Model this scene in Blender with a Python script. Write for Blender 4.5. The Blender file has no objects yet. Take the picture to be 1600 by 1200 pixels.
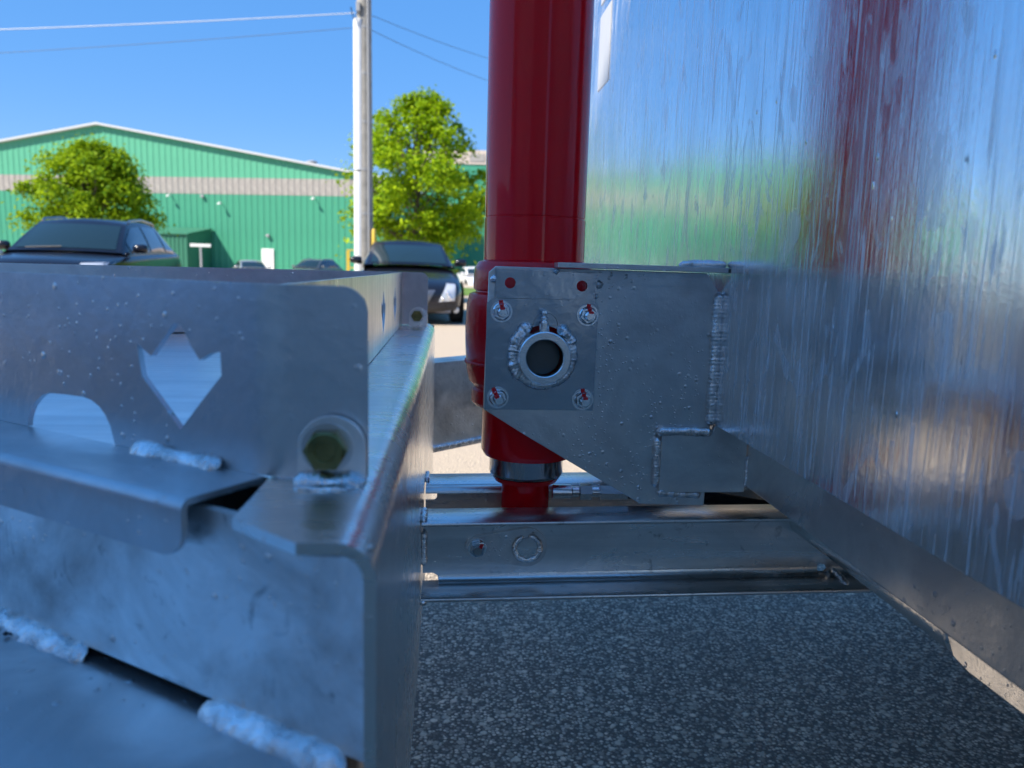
import bpy, bmesh, math, random
import numpy as np
from mathutils import Vector, Matrix
from mathutils import noise as mnoise
from mathutils.geometry import tessellate_polygon
from mathutils.bvhtree import BVHTree
random.seed(7); np.random.seed(7)
R = math.radians
scene = bpy.context.scene
col = scene.collection

# ------------------------------------------------------------------ camera, sky, sun, exposure
YAW, PITCH, ROLL = R(4.808), R(8.494), .028
cam_d = bpy.data.cameras.new('camera'); cam = bpy.data.objects.new('camera', cam_d); col.objects.link(cam)
fw = Vector((math.sin(YAW)*math.cos(PITCH), math.cos(YAW)*math.cos(PITCH), -math.sin(PITCH)))
rt = Vector((math.cos(YAW), -math.sin(YAW), 0)); up = rt.cross(fw)
rt, up = math.cos(ROLL)*rt + math.sin(ROLL)*up, -math.sin(ROLL)*rt + math.cos(ROLL)*up
cam.matrix_world = Matrix.Translation((0, 0, .98)) @ Matrix((rt, up, -fw)).transposed().to_4x4()
cam_d.sensor_width = 36; cam_d.lens = 27; cam_d.clip_start = .02; cam_d.clip_end = 2000
cam_d.dof.use_dof = True; cam_d.dof.focus_distance = 1.03; cam_d.dof.aperture_fstop = 6.4
scene.camera = cam

SUN_TO = Vector((-.80, -.50, 1.0)).normalized()          # direction towards the sun
SUN_EL = math.asin(SUN_TO.z); SUN_AZ = math.atan2(SUN_TO.x, SUN_TO.y)
world = bpy.data.worlds.new('World'); scene.world = world; world.use_nodes = True
wn = world.node_tree; wn.nodes.clear()
sky = wn.nodes.new('ShaderNodeTexSky'); sky.sky_type = 'NISHITA'; sky.sun_disc = False
sky.sun_elevation = SUN_EL; sky.sun_rotation = SUN_AZ; sky.altitude = 4000; sky.air_density = 1.0; sky.dust_density = 0; sky.ozone_density = 6
hs = wn.nodes.new('ShaderNodeHueSaturation'); hs.inputs['Saturation'].default_value = 1.72; hs.inputs['Hue'].default_value = .5155; hs.inputs['Value'].default_value = 1.0
bg = wn.nodes.new('ShaderNodeBackground'); bg.inputs['Strength'].default_value = .15
wo = wn.nodes.new('ShaderNodeOutputWorld')
gm = wn.nodes.new('ShaderNodeGamma'); gm.inputs['Gamma'].default_value = .25
wn.links.new(sky.outputs[0], gm.inputs['Color']); wn.links.new(gm.outputs[0], hs.inputs['Color']); hs2 = wn.nodes.new('ShaderNodeHueSaturation'); hs2.inputs['Saturation'].default_value = 1.62
wn.links.new(hs.outputs[0], hs2.inputs['Color']); wn.links.new(hs2.outputs[0], bg.inputs['Color']); wn.links.new(bg.outputs[0], wo.inputs['Surface'])
sun_d = bpy.data.lights.new('sun', 'SUN'); sun_d.energy = 2.05; sun_d.angle = R(.53); sun_d.color = (1, .92, .80)
sun = bpy.data.objects.new('sun', sun_d); col.objects.link(sun)
sun.rotation_euler = (-SUN_TO).to_track_quat('-Z', 'Y').to_euler()
vs = scene.view_settings
scene.display_settings.display_device = 'sRGB'
vs.view_transform = 'Standard'; vs.look = 'None'; vs.gamma = 1; vs.use_curve_mapping = False
vs.exposure = 2.2
scene.cycles.use_denoising = True
scene.cycles.max_bounces = 8

# ------------------------------------------------------------------ material helpers
class NT:
    def __init__(s, name):
        s.m = bpy.data.materials.new(name); s.m.use_nodes = True; s.t = s.m.node_tree; s.t.nodes.clear()
        s.out = s.t.nodes.new('ShaderNodeOutputMaterial')
    def n(s, typ, **kw):
        nd = s.t.nodes.new(typ)
        for k, v in kw.items():
            if k in nd.bl_rna.properties: setattr(nd, k, v)
            else: nd.inputs[k.replace('_', ' ')].default_value = v
        return nd
    def l(s, a, b): s.t.links.new(a, b)
    def ramp(s, fac, stops, interp='LINEAR'):
        r = s.t.nodes.new('ShaderNodeValToRGB'); r.color_ramp.interpolation = interp
        e = r.color_ramp.elements
        while len(e) < len(stops): e.new(.5)
        for i, (p, c) in enumerate(stops):
            e[i].position = p; e[i].color = (c, c, c, 1) if not hasattr(c, '__len__') else (*c, 1)
        s.l(fac, r.inputs[0]); return r.outputs[0]
    def mix(s, f, a, b):
        m = s.t.nodes.new('ShaderNodeMix'); m.data_type = 'RGBA'
        for k, v in ((0, f), (6, a), (7, b)):
            if hasattr(v, 'bl_idname') or isinstance(v, bpy.types.NodeSocket): s.l(v, m.inputs[k])
            else: m.inputs[k].default_value = v if k == 0 else (*v, 1)
        return m.outputs[2]
    def math(s, op, a, b=0.0):
        m = s.t.nodes.new('ShaderNodeMath'); m.operation = op
        for k, v in ((0, a), (1, b)):
            if isinstance(v, bpy.types.NodeSocket): s.l(v, m.inputs[k])
            else: m.inputs[k].default_value = v
        return m.outputs[0]
    def coord(s, scale=(1, 1, 1)):
        tc = s.n('ShaderNodeTexCoord'); mp = s.n('ShaderNodeMapping'); mp.inputs['Scale'].default_value = scale
        s.l(tc.outputs['Object'], mp.inputs['Vector']); return mp.outputs[0]
    def noise(s, vec, scale, detail=4, rough=.55, dist=0):
        nd = s.n('ShaderNodeTexNoise'); nd.inputs['Scale'].default_value = scale; nd.inputs['Detail'].default_value = detail
        nd.inputs['Roughness'].default_value = rough; nd.inputs['Distortion'].default_value = dist; s.l(vec, nd.inputs['Vector']); return nd.outputs['Fac']
    def bsdf(s, **kw):
        b = s.n('ShaderNodeBsdfPrincipled')
        for k, v in kw.items():
            i = b.inputs[k.replace('_', ' ')]
            if isinstance(v, bpy.types.NodeSocket): s.l(v, i)
            else: i.default_value = (*v, 1) if hasattr(v, '__len__') and len(v) == 3 else v
        s.l(b.outputs[0], s.out.inputs['Surface']); return b
    def bump(s, h, strength, dist=.001, nrm=None):
        b = s.n('ShaderNodeBump'); b.inputs['Strength'].default_value = strength; b.inputs['Distance'].default_value = dist
        s.l(h, b.inputs['Height'])
        if nrm is not None: s.l(nrm, b.inputs['Normal'])
        return b.outputs[0]

def galv(name, lo=(.50, .53, .56), hi=(.74, .77, .79), r=(.28, .48), streak=None, pits=.5, patch=6.0, fine=.12, metallic=1.0, dirt=.0, crinkle=0):
    """zinc coated steel: blotchy zinc, fine grain, dross pimples, optional runs along an axis"""
    t = NT(name); v = t.coord()
    big = t.noise(v, patch, 6, .62, .6)
    f = t.ramp(big, [(.36, 0), (.64, 1)])
    if streak:
        sv = t.coord(streak); st = t.noise(sv, 1.0, 5, .6, .3); st2 = t.noise(sv, .31, 3, .5)
        f = t.mix(.62, f, t.ramp(t.math('ADD', t.math('MULTIPLY', st, .6), t.math('MULTIPLY', st2, .4)), [(.36, 0), (.64, 1)]))
    c = t.mix(f, lo, hi)
    if dirt:
        dn = t.ramp(t.noise(v, 28, 5, .7, 1.0), [(.60, 0), (.72, 1)])
        c = t.mix(t.math('MULTIPLY', dn, dirt), c, (.09, .08, .075))
    rr = t.ramp(f, [(0, r[1]), (1, r[0])])
    nrm = t.bump(t.noise(v, 120, 4, .65), min(1, fine*2.6), .0011)
    if streak: nrm = t.bump(st, .35, .0012, nrm)
    if crinkle:
        nrm = t.bump(t.noise(v, 210, 5, .65, .8), .8, .001*crinkle, nrm); nrm = t.bump(t.noise(v, 75, 3, .6, 1.0), .6, .0015*crinkle, nrm)
    if pits:
        for sc_, th_, w_ in ((75.0, .70, .0016), (150.0, .52, .0009)):
            vo = t.n('ShaderNodeTexVoronoi', Scale=sc_); t.l(v, vo.inputs['Vector'])
            pim = t.ramp(vo.outputs['Distance'], [(.05, 1), (.24, 0)], 'EASE')
            sel = t.ramp(vo.outputs['Color'], [(th_, 0), (th_+.04, 1)])
            clus = t.ramp(t.noise(v, 11, 2, .5), [(.42, .1), (.58, 1)])
            nrm = t.bump(t.math('MULTIPLY', t.math('MULTIPLY', pim, sel), clus), pits, w_, nrm)
        nrm = t.bump(t.noise(v, 16, 3, .5), .22, .006, nrm)
    t.bsdf(Base_Color=c, Metallic=metallic, Roughness=rr, Normal=nrm)
    return t.m

def wall_zinc():
    t = NT('galvanized box wall'); v = t.coord()
    st = t.noise(t.coord((1, 46, 2.0)), 1, 6, .65, .9)
    st2 = t.noise(t.coord((1, 170, 4.2)), 1, 5, .65, 1.3)
    st3 = t.noise(t.coord((1, 240, 9)), 1, 3, .6, .6)
    big = t.noise(t.coord((1, 8, 2.6)), 1, 5, .6, .8)
    f = t.ramp(t.math('ADD', t.math('MULTIPLY', st2, .55), t.math('MULTIPLY', big, .45)), [(.38, 0), (.62, 1)])
    c = t.mix(f, (.76, .77, .79), (.95, .955, .96))
    run = t.ramp(st3, [(.54, 0), (.68, 1)])
    c = t.mix(t.math('MULTIPLY', run, .35), c, (.86, .88, .9))
    # dry powdery zinc patches with hard edges where the dip ran off
    pat = t.ramp(t.noise(t.coord((1, 16, 7)), 1, 3, .5, 1.8), [(.58, 0), (.62, 1)])
    c = t.mix(t.math('MULTIPLY', pat, .22), c, (.70, .72, .76))
    sc = t.ramp(t.noise(t.coord((1, 70, 13)), 1, 3, .6, 2.2), [(.725, 0), (.74, 1)])
    c = t.mix(t.math('MULTIPLY', sc, .75), c, (.10, .10, .11))
    rr = t.ramp(f, [(0, .21), (1, .11)])
    rr = t.math('ADD', rr, t.math('ADD', t.math('MULTIPLY', run, .10), t.math('MULTIPLY', pat, .06)))
    nrm = t.bump(st, .055, .0020)
    nrm = t.bump(st2, .20, .0006, nrm)
    nrm = t.bump(st3, .25, .0004, nrm)
    nrm = t.bump(t.noise(v, 5.5, 2, .5), .14, .012, nrm)
    nrm = t.bump(t.noise(v, 170, 2, .5), .16, .0006, nrm)
    vo = t.n('ShaderNodeTexVoronoi', Scale=58.0); t.l(t.coord((1, 1, .55)), vo.inputs['Vector'])
    pim = t.ramp(vo.outputs['Distance'], [(.03, 1), (.14, 0)], 'EASE'); sel = t.ramp(vo.outputs['Color'], [(.74, 0), (.78, 1)])
    nrm = t.bump(t.math('MULTIPLY', pim, sel), 1.0, .002, nrm)
    ox = t.math('ADD', t.math('MULTIPLY', run, .58), t.math('MULTIPLY', pat, .25))
    ox = t.math('ADD', ox, t.math('MULTIPLY', t.ramp(st, [(.46, 0), (.66, 1)]), .24))
    t.bsdf(Base_Color=c, Metallic=t.math('SUBTRACT', 1.0, ox), Roughness=rr, Normal=nrm)
    return t.m

def plain(name, c, rough=.5, metallic=0., coat=0., bump=0., bscale=40, var=0., **kw):
    t = NT(name); v = t.coord()
    cc = c
    if var:
        f = t.noise(v, kw.pop('vscale', 6), 5, .6)
        cc = t.mix(t.ramp(f, [(.3, 0), (.7, 1)]), tuple(x*(1-var) for x in c), tuple(min(1, x*(1+var)) for x in c))
    args = dict(Base_Color=cc, Roughness=rough, Metallic=metallic, Coat_Weight=coat, Coat_Roughness=.03)
    if bump: args['Normal'] = t.bump(t.noise(v, bscale, 4), bump, .002)
    args.update(kw)
    t.bsdf(**args)
    return t.m

def asphalt():
    t = NT('asphalt'); v = t.coord()
    def stones(scale, stops):
        warp = t.n('ShaderNodeTexNoise', Scale=scale*.8, Detail=2.0); t.l(v, warp.inputs['Vector'])
        va = t.n('ShaderNodeVectorMath', operation='MULTIPLY_ADD'); t.l(warp.outputs['Color'], va.inputs[0]); va.inputs[1].default_value = (.5/scale,)*3; t.l(v, va.inputs[2])
        vo = t.n('ShaderNodeTexVoronoi', Scale=scale); t.l(va.outputs[0], vo.inputs['Vector'])
        sep = t.n('ShaderNodeSeparateColor'); t.l(vo.outputs['Color'], sep.inputs[0])
        return t.ramp(sep.outputs[0], stops), t.ramp(vo.outputs['Distance'], [(.34, 1), (.62, 0)]), sep.outputs[1]
    c1, d1, s1 = stones(125, [(.0, (.16, .158, .156)), (.35, (.36, .356, .35)), (.68, (.66, .645, .615)), (1, (.98, .96, .90))])
    c2, d2, s2 = stones(64, [(.0, (.34, .335, .32)), (.6, (.62, .605, .57)), (1, (.98, .96, .90))])
    base = t.mix(d1, (.11, .11, .112), c1)
    pick = t.math('MULTIPLY', d2, t.ramp(s2, [(.72, 0), (.76, 1)]))
    base = t.mix(pick, base, c2)
    wear = t.ramp(t.noise(v, .35, 5, .6), [(.3, 0), (.7, 1)])
    base = t.mix(t.math('MULTIPLY', wear, .3), base, (.27, .26, .24))
    stain = t.ramp(t.noise(v, 2.6, 5, .65, .7), [(.52, 0), (.66, 1)])
    base = t.mix(t.math('MULTIPLY', stain, .30), base, (.12, .115, .11))
    # paler mix where the lot lies in sun; brightness put into the colour
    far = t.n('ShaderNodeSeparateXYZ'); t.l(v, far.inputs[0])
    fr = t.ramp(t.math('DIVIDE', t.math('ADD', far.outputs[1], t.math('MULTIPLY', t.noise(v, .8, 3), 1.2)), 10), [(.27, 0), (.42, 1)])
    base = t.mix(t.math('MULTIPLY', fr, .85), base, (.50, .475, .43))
    h = t.math('ADD', d1, t.math('MULTIPLY', pick, 1.2))
    tint = t.n('ShaderNodeMix', data_type='RGBA', blend_type='MULTIPLY'); tint.inputs[0].default_value = 1; t.l(base, tint.inputs[6]); tint.inputs[7].default_value = (1, .86, .70, 1); base = tint.outputs[2]
    t.bsdf(Base_Color=base, Roughness=.75, Normal=t.bump(h, .7, .004))
    return t.m

def leafmat(name, a, b):
    t = NT(name); g = t.n('ShaderNodeNewGeometry')
    c = t.mix(g.outputs['Random Per Island'], a, b)
    d = t.n('ShaderNodeBsdfPrincipled'); t.l(c, d.inputs['Base Color']); d.inputs['Roughness'].default_value = .6; d.inputs['Specular IOR Level'].default_value = .15
    tr = t.n('ShaderNodeBsdfTranslucent'); t.l(t.mix(.5, c, (.36, .48, .01)), tr.inputs['Color'])
    ms = t.n('ShaderNodeMixShader'); ms.inputs[0].default_value = .42
    t.l(d.outputs[0], ms.inputs[1]); t.l(tr.outputs[0], ms.inputs[2]); t.l(ms.outputs[0], t.out.inputs['Surface'])
    return t.m

M = {}
M['wall'] = wall_zinc()
M['tray'] = galv('dull galvanized tray', (0.5, 0.51, 0.52), (0.7, 0.71, 0.72), (.30, .46), None, .9, 7, .10, .95)
M['tray_floor'] = galv('streaky galvanized floor sheet', (0.66, 0.65, 0.64), (0.95, 0.94, 0.93), (.28, .5), (2, 60, 60), .3, 6, .1)
M['back'] = galv('run marked galvanized panel', (.48, .48, .48), (.82, .80, .78), (.25, .4), (60, 60, 2), .4, 7, .1)
M['header'] = galv('bright galvanized header', (0.76, 0.74, 0.71), (0.96, 0.94, 0.9), (.20, .36), (3, 45, 45), .35, 6, .10)
M['web'] = galv('pitted galvanized rail', (0.5, 0.49, 0.47), (0.97, 0.95, 0.92), (.30, .46), None, 1.0, 9, .2, 1.0, .55)
M['plate'] = galv('dark galvanized bracket', (0.55, 0.54, 0.53), (0.76, 0.75, 0.73), (.30, .45), None, .8, 9, .10, 1.0)
M['flange'] = galv('smooth zinc plate', (.34, .39, .43), (.46, .51, .55), (.20, .28), None, .12, 8, .05)
M['rail'] = galv('galvanized channel', (0.52, 0.52, 0.51), (0.86, 0.84, 0.82), (.22, .36), (3, 50, 50), .3, 7, .08, 1.0, .5)
M['sub'] = galv('grey galvanized sill', (0.7, 0.68, 0.66), (0.93, 0.91, 0.88), (.26, .42), None, .4, 8, .1)
M['tube'] = galv('rough galvanized tube', (.80, .77, .72), (.95, .91, .86), (.14, .24), None, .5, 12, .15)
M['weld'] = galv('sprayed zinc weld', (.50, .50, .50), (.94, .93, .92), (.14, .30), None, .3, 45, .5, 1.0, 0, .75)
M['wdark'] = galv('plain weld bead', (0.62, 0.63, 0.64), (0.9, 0.9, 0.9), (.20, .38), None, .6, 70, .6, 1.0, 0, .8)
M['zinc'] = plain('bright zinc fastener', (.88, .90, .90), .2, 1.0, bump=.1, bscale=300, var=.15)
M['yzinc'] = plain('yellow zinc fastener', (.20, .185, .075), .3, 1.0, bump=.15, bscale=260, var=.35, vscale=60)
M['steel'] = plain('machined steel', (.36, .36, .35), .3, 1.0, bump=.05, bscale=200, var=.12)
M['pin'] = plain('oily pin end', (.12, .115, .105), .5, .8, bump=.2, bscale=120, var=.3)
M['chrome'] = plain('chrome rod', (.42, .44, .47), .12, 1.0)
M['red'] = plain('glossy dark red paint', (.86, .003, .010), .07, 0., 0., var=.05, Specular_IOR_Level=.32)
M['redc'] = plain('rough cast red paint', (.72, .005, .012), .2, 0., 0., bump=.5, bscale=110, Specular_IOR_Level=.5)
M['mark'] = plain('red torque mark', (.70, .010, .016), .45)
M['dark'] = plain('dark cavity', (.012, .012, .014), .6)
M['strip_white'] = plain('plain white strip', (.50, .51, .52), .35, var=.05)
M['asphalt'] = asphalt()
M['hose'] = plain('black rubber hose', (.015, .015, .016), .5)

# ------------------------------------------------------------------ mesh helpers
class MB:
    def __init__(s): s.v = []; s.f = []; s.mi = []
    def add(s, vs, fs, mi=0):
        o = len(s.v); s.v += [tuple(p) for p in vs]; s.f += [tuple(i+o for i in f) for f in fs]; s.mi += [mi]*len(fs); return s
    def box(s, a, b, mi=0):
        (x0, y0, z0), (x1, y1, z1) = a, b
        return s.add([(x0,y0,z0),(x1,y0,z0),(x1,y1,z0),(x0,y1,z0),(x0,y0,z1),(x1,y0,z1),(x1,y1,z1),(x0,y1,z1)],
                     [(0,3,2,1),(4,5,6,7),(0,1,5,4),(1,2,6,5),(2,3,7,6),(3,0,4,7)], mi)
    def lathe(s, prof, c=(0,0,0), axis='z', seg=32, mi=0, caps=True, squash=None):
        c = Vector(c); vs = []; fs = []
        for r, h in prof:
            for k in range(seg):
                a = 2*math.pi*k/seg; x, y = r*math.cos(a), r*math.sin(a)
                vs.append(c + (Vector((x, y, h)) if axis == 'z' else Vector((x, h, y)) if axis == 'y' else Vector((h, x, y))))
        n = len(prof)
        for i in range(n-1):
            for k in range(seg):
                q = (i*seg+k, i*seg+(k+1)%seg, (i+1)*seg+(k+1)%seg, (i+1)*seg+k)
                fs.append(q if axis != 'y' else q[::-1])
        if caps:
            fs.append(tuple(range(seg))[::-1] if axis != 'y' else tuple(range(seg)))
            fs.append(tuple(range((n-1)*seg, n*seg)) if axis != 'y' else tuple(range((n-1)*seg, n*seg))[::-1])
        return s.add(vs, fs, mi)
    def tube(s, pts, r, seg=10, mi=0, rn=None, caps=True):
        pts = [Vector(p) for p in pts]; vs = []; fs = []; n = len(pts)
        for i, p in enumerate(pts):
            d = (pts[min(i+1, n-1)] - pts[max(i-1, 0)]).normalized()
            a = d.cross(Vector((0, 0, 1)))
            if a.length < .1: a = d.cross(Vector((1, 0, 0)))
            a.normalize(); b = d.cross(a)
            ri = r[i] if hasattr(r, '__len__') else r
            for k in range(seg):
                t = 2*math.pi*k/seg; q = ri*(1 + (rn(i, k) if rn else 0))
                vs.append(p + a*q*math.cos(t) + b*q*math.sin(t))
        for i in range(n-1):
            for k in range(seg): fs.append((i*seg+k, i*seg+(k+1)%seg, (i+1)*seg+(k+1)%seg, (i+1)*seg+k))
        if caps: fs.append(tuple(range(seg))[::-1]); fs.append(tuple(range((n-1)*seg, n*seg)))
        return s.add(vs, fs, mi)
    def sweep(s, prof, stations, mi=0):
        """closed profile [(u,v)] mapped at each station by fn(u,v)->xyz"""
        n = len(prof); vs = []; fs = []
        for st in stations: vs += [st(u, v) for u, v in prof]
        for i in range(len(stations)-1):
            for k in range(n): fs.append((i*n+k, i*n+(k+1)%n, (i+1)*n+(k+1)%n, (i+1)*n+k))
        tri = tessellate_polygon([[Vector((u, v, 0)) for u, v in prof]])
        fs += [tuple(t) for t in tri]; o = (len(stations)-1)*n; fs += [tuple(i+o for i in t[::-1]) for t in tri]
        return s.add(vs, fs, mi)
    def plate(s, pieces, mapper, thick, mi=0):
        """pieces [(outer,[holes])] in 2D, sharing seam points; mapper(u,v,t)->xyz"""
        key = {}; pts = []; tris = []
        def idx(p):
            k = (round(p[0], 6), round(p[1], 6))
            if k not in key: key[k] = len(pts); pts.append(k)
            return key[k]
        for outer, holes in pieces:
            loops = [[Vector((p[0], p[1], 0)) for p in lp] for lp in [outer]+list(holes)]
            flat = [p for lp in loops for p in lp]
            for t in tessellate_polygon(loops):
                a, b, c = [idx(flat[i]) for i in t]
                if len({a, b, c}) < 3: continue
                (x0, y0), (x1, y1), (x2, y2) = pts[a], pts[b], pts[c]
                if (x1-x0)*(y2-y0)-(x2-x0)*(y1-y0) < 0: b, c = c, b
                tris.append((a, b, c))
        n = len(pts); vs = [mapper(u, v, 0) for u, v in pts] + [mapper(u, v, thick) for u, v in pts]
        fs = [t for t in tris] + [(c+n, b+n, a+n) for a, b, c in tris]
        ed = {}
        for a, b, c in tris:
            for e in ((a, b), (b, c), (c, a)): ed[e] = 1
        for a, b in ed:
            if (b, a) not in ed: fs.append((b, a, a+n, b+n))
        return s.add(vs, fs, mi)
    def build(s, name, mats, parent=None, smooth=35, bevel=0, seg=2, recalc=True, loc=None):
        me = bpy.data.meshes.new(name); me.from_pydata(s.v, [], s.f); me.validate()
        mats = mats if isinstance(mats, (list, tuple)) else [mats]
        for m in mats: me.materials.append(M[m] if isinstance(m, str) else m)
        if len(mats) > 1: me.polygons.foreach_set('material_index', s.mi)
        if recalc:
            bm = bmesh.new(); bm.from_mesh(me); bmesh.ops.recalc_face_normals(bm, faces=bm.faces); bm.to_mesh(me); bm.free()
        if smooth:
            me.polygons.foreach_set('use_smooth', [True]*len(me.polygons)); me.set_sharp_from_angle(angle=R(smooth))
        o = bpy.data.objects.new(name, me); col.objects.link(o)
        if parent: o.parent = parent
        if loc: o.location = loc
        if bevel:
            b = o.modifiers.new('bevel', 'BEVEL'); b.width = bevel; b.segments = seg; b.limit_method = 'ANGLE'; b.angle_limit = R(50); b.harden_normals = True
        return o

def thing(name, label, cat, loc=(0, 0, 0), rz=0, group=None):
    o = bpy.data.objects.new(name, None); col.objects.link(o); o.location = loc; o.rotation_euler = (0, 0, rz)
    o.empty_display_size = .2; o['label'] = label; o['category'] = cat
    if group: o['group'] = group
    return o
def tag(o, label, cat, group=None):
    o['label'] = label; o['category'] = cat
    if group: o['group'] = group
    return o
def copy_tree(o, parent=None):
    c = o.copy(); col.objects.link(c)
    if parent: c.parent = parent
    for ch in list(o.children): copy_tree(ch, c)
    return c
def arc(cx, cy, r, a0, a1, n):
    return [(cx + r*math.cos(R(a0+(a1-a0)*i/n)), cy + r*math.sin(R(a0+(a1-a0)*i/n))) for i in range(n+1)]
def circ(cx, cy, r, n=28): return arc(cx, cy, r, 0, 360*(n-1)/n, n-1)
rng = random.Random(3)
def weld(name, pts, r, mat='weld', parent=None, n=None, rough=.16, seg=12, flat=None, press=.5):
    """a hand-laid bead: fine overlapping ripples, wandering edges; flat = direction in which it is pressed down"""
    pts = [Vector(p) for p in pts]; L = [(pts[i+1]-pts[i]).length for i in range(len(pts)-1)]; T = sum(L)
    n = n or max(16, int(T/(r*.17))); vs = []; fs = []
    k1, k2 = rng.uniform(0, 9), rng.uniform(0, 9)
    fd = Vector(flat).normalized() if flat is not None else None
    P = []
    for i in range(n+1):
        d = T*i/n; k = 0
        while k < len(L)-1 and d > L[k]: d -= L[k]; k += 1
        P.append(pts[k].lerp(pts[k+1], min(1, d/L[k] if L[k] else 0)))
    for i, p in enumerate(P):
        d = (P[min(i+1, n)] - P[max(i-1, 0)]).normalized()
        a = d.cross(Vector((0, 0, 1)))
        if a.length < .1: a = d.cross(Vector((1, 0, 0)))
        a.normalize(); b = d.cross(a); x = T*i/n/r
        e = min(i, n-i)/max(1, (n*r*.9/T)); end = math.sqrt(min(1, .08+e))
        wide = 1 + rough*1.1*mnoise.noise(Vector((x*.45+k1, k2, 0)))
        rip = .05*((x*.55) % 1.0)
        for k in range(seg):
            t = 2*math.pi*k/seg; q0 = Vector((x*.8+k1, 1.3*math.cos(t), 1.3*math.sin(t)+k2)); w = wide*(1 + rough*(1.0*mnoise.noise(q0) + .7*mnoise.noise(q0*2.7))) - .07*((x*1.5) % 1.0)
            o = (a*math.cos(t) + b*math.sin(t))*r*w*end
            if fd is not None: o -= fd*o.dot(fd)*(1-press)
            q = p + o - d*(.35*r*math.cos(t)*math.cos(t) if fd is None else 0)*.4
            vs.append(q)
    for i in range(n):
        for k in range(seg): fs.append((i*seg+k, i*seg+(k+1)%seg, (i+1)*seg+(k+1)%seg, (i+1)*seg+k))
    fs.append(tuple(range(seg))[::-1]); fs.append(tuple(range(n*seg, (n+1)*seg)))
    return MB().add(vs, fs).build(name, mat, parent, smooth=180)

# ================================================================== THE GROUND
def sheet(name, x0, x1, y0, y1, z, mat, kind='structure'):
    o = MB().add([(x0,y0,z),(x1,y0,z),(x1,y1,z),(x0,y1,z)], [(0,1,2,3)]).build(name, mat, smooth=0, recalc=False); o['kind'] = kind; return o
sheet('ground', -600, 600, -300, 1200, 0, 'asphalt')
M['turf'] = plain('turf', (.09, .16, .015), .9, bump=.6, bscale=30, var=.4, vscale=2)
lawn = sheet('lawn', -60, 60, 27.5, 38, .02, 'turf')

# ================================================================== BACKGROUND BUILDINGS
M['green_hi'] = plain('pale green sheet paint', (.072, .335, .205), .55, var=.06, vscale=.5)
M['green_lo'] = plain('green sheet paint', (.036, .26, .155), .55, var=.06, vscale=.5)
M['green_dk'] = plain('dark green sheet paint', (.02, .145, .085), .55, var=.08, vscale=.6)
M['band'] = plain('weathered grey beige sheet paint', (.30, .28, .26), .7, var=.18, vscale=3)
M['fascia'] = plain('white fascia paint', (.50, .51, .53), .5)
M['beige'] = plain('beige wall panel', (.50, .42, .36), .7, var=.06)
M['whitep'] = plain('white paint', (.74, .74, .72), .5)
M['greyp'] = plain('grey paint', (.30, .31, .32), .6)
M['yellow'] = plain('yellow paint', (.62, .43, .05), .5)
M['screen'] = plain('tinted windscreen', (.012, .028, .038), .05, 0, 0., Specular_IOR_Level=.35)
M['glassd'] = plain('dark glass', (.01, .012, .016), .04, 0, .6)

def corrug(width, ribs, depth):
    """local cross-section of a ribbed sheet: (x, y) with ribs standing towards -y"""
    p = []; pitch = width/ribs
    for k in range(ribs):
        x = k*pitch
        p += [(x, 0), (x+pitch*.62, 0), (x+pitch*.70, -depth), (x+pitch*.92, -depth)]
    p.append((width, 0)); return p
WA = R(11.8)
wh = thing('warehouse', 'long green metal warehouse with grey band and white gable edge', 'warehouse', (-25.43, 59.83, 0), -WA)
HALF, EAVE, PEAK = 21.16, 6.90, 10.42
SW = .92
def roofz(x): return PEAK - (PEAK-EAVE)*abs(x)/HALF
sec = corrug(SW, 2, .03)
def sheet_mesh(name, z0, ztop):   # ztop(x) -> z
    vs = [(x, y, z0) for x, y in sec] + [(x, y, ztop(x)) for x, y in sec]; n = len(sec)
    return vs, [(i, i+1, n+i+1, n+i) for i in range(n-1)]
low = MB().add(*sheet_mesh('l', 0, lambda x: 5.72)); mid = MB().add(*sheet_mesh('m', 5.72, lambda x: 6.88))
p_low = p_mid = None
nsh = int(2*HALF/SW)
for i in range(nsh):
    x = -HALF + i*SW
    if i == 0:
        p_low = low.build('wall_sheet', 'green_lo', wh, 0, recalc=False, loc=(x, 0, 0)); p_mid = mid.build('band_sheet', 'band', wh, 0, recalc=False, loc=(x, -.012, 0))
    else:
        for p in (p_low, p_mid):
            c = p.copy(); col.objects.link(c); c.location = (x, p.location.y, 0)
    vs, fs = sheet_mesh('u', 6.88, lambda q: roofz(x+q)+.02)
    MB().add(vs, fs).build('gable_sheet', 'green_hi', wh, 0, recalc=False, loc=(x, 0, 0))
LEN = 60
MB().add([(-HALF,.1,0),(-HALF,LEN,0),(-HALF,LEN,EAVE),(-HALF,.1,EAVE)], [(0,1,2,3)]).build('side_wall', 'green_lo', wh, 0)
MB().add([(HALF,.1,0),(HALF,LEN,0),(HALF,LEN,EAVE),(HALF,.1,EAVE)], [(0,1,2,3)]).build('side_wall', 'green_lo', wh, 0)
rf = MB()
for s in (-1, 1):
    rf.add([(s*(HALF+.3),-.35,EAVE-.02),(0,-.35,PEAK+.03),(0,LEN,PEAK+.03),(s*(HALF+.3),LEN,EAVE-.02),
            (s*(HALF+.3),-.35,EAVE+.13),(0,-.35,PEAK+.18),(0,LEN,PEAK+.18),(s*(HALF+.3),LEN,EAVE+.13)],
           [(0,1,2,3),(4,5,6,7),(0,1,5,4),(3,2,6,7),(0,3,7,4)])
rf.build('roof', 'fascia', wh, 0)
MB().lathe([(.28, 0), (.28, .3), (.4, .32), (.4, .42), (.1, .5)], (14.83, 3, roofz(14.83)+.1), seg=14).build('roof_vent', 'greyp', wh)
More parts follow.
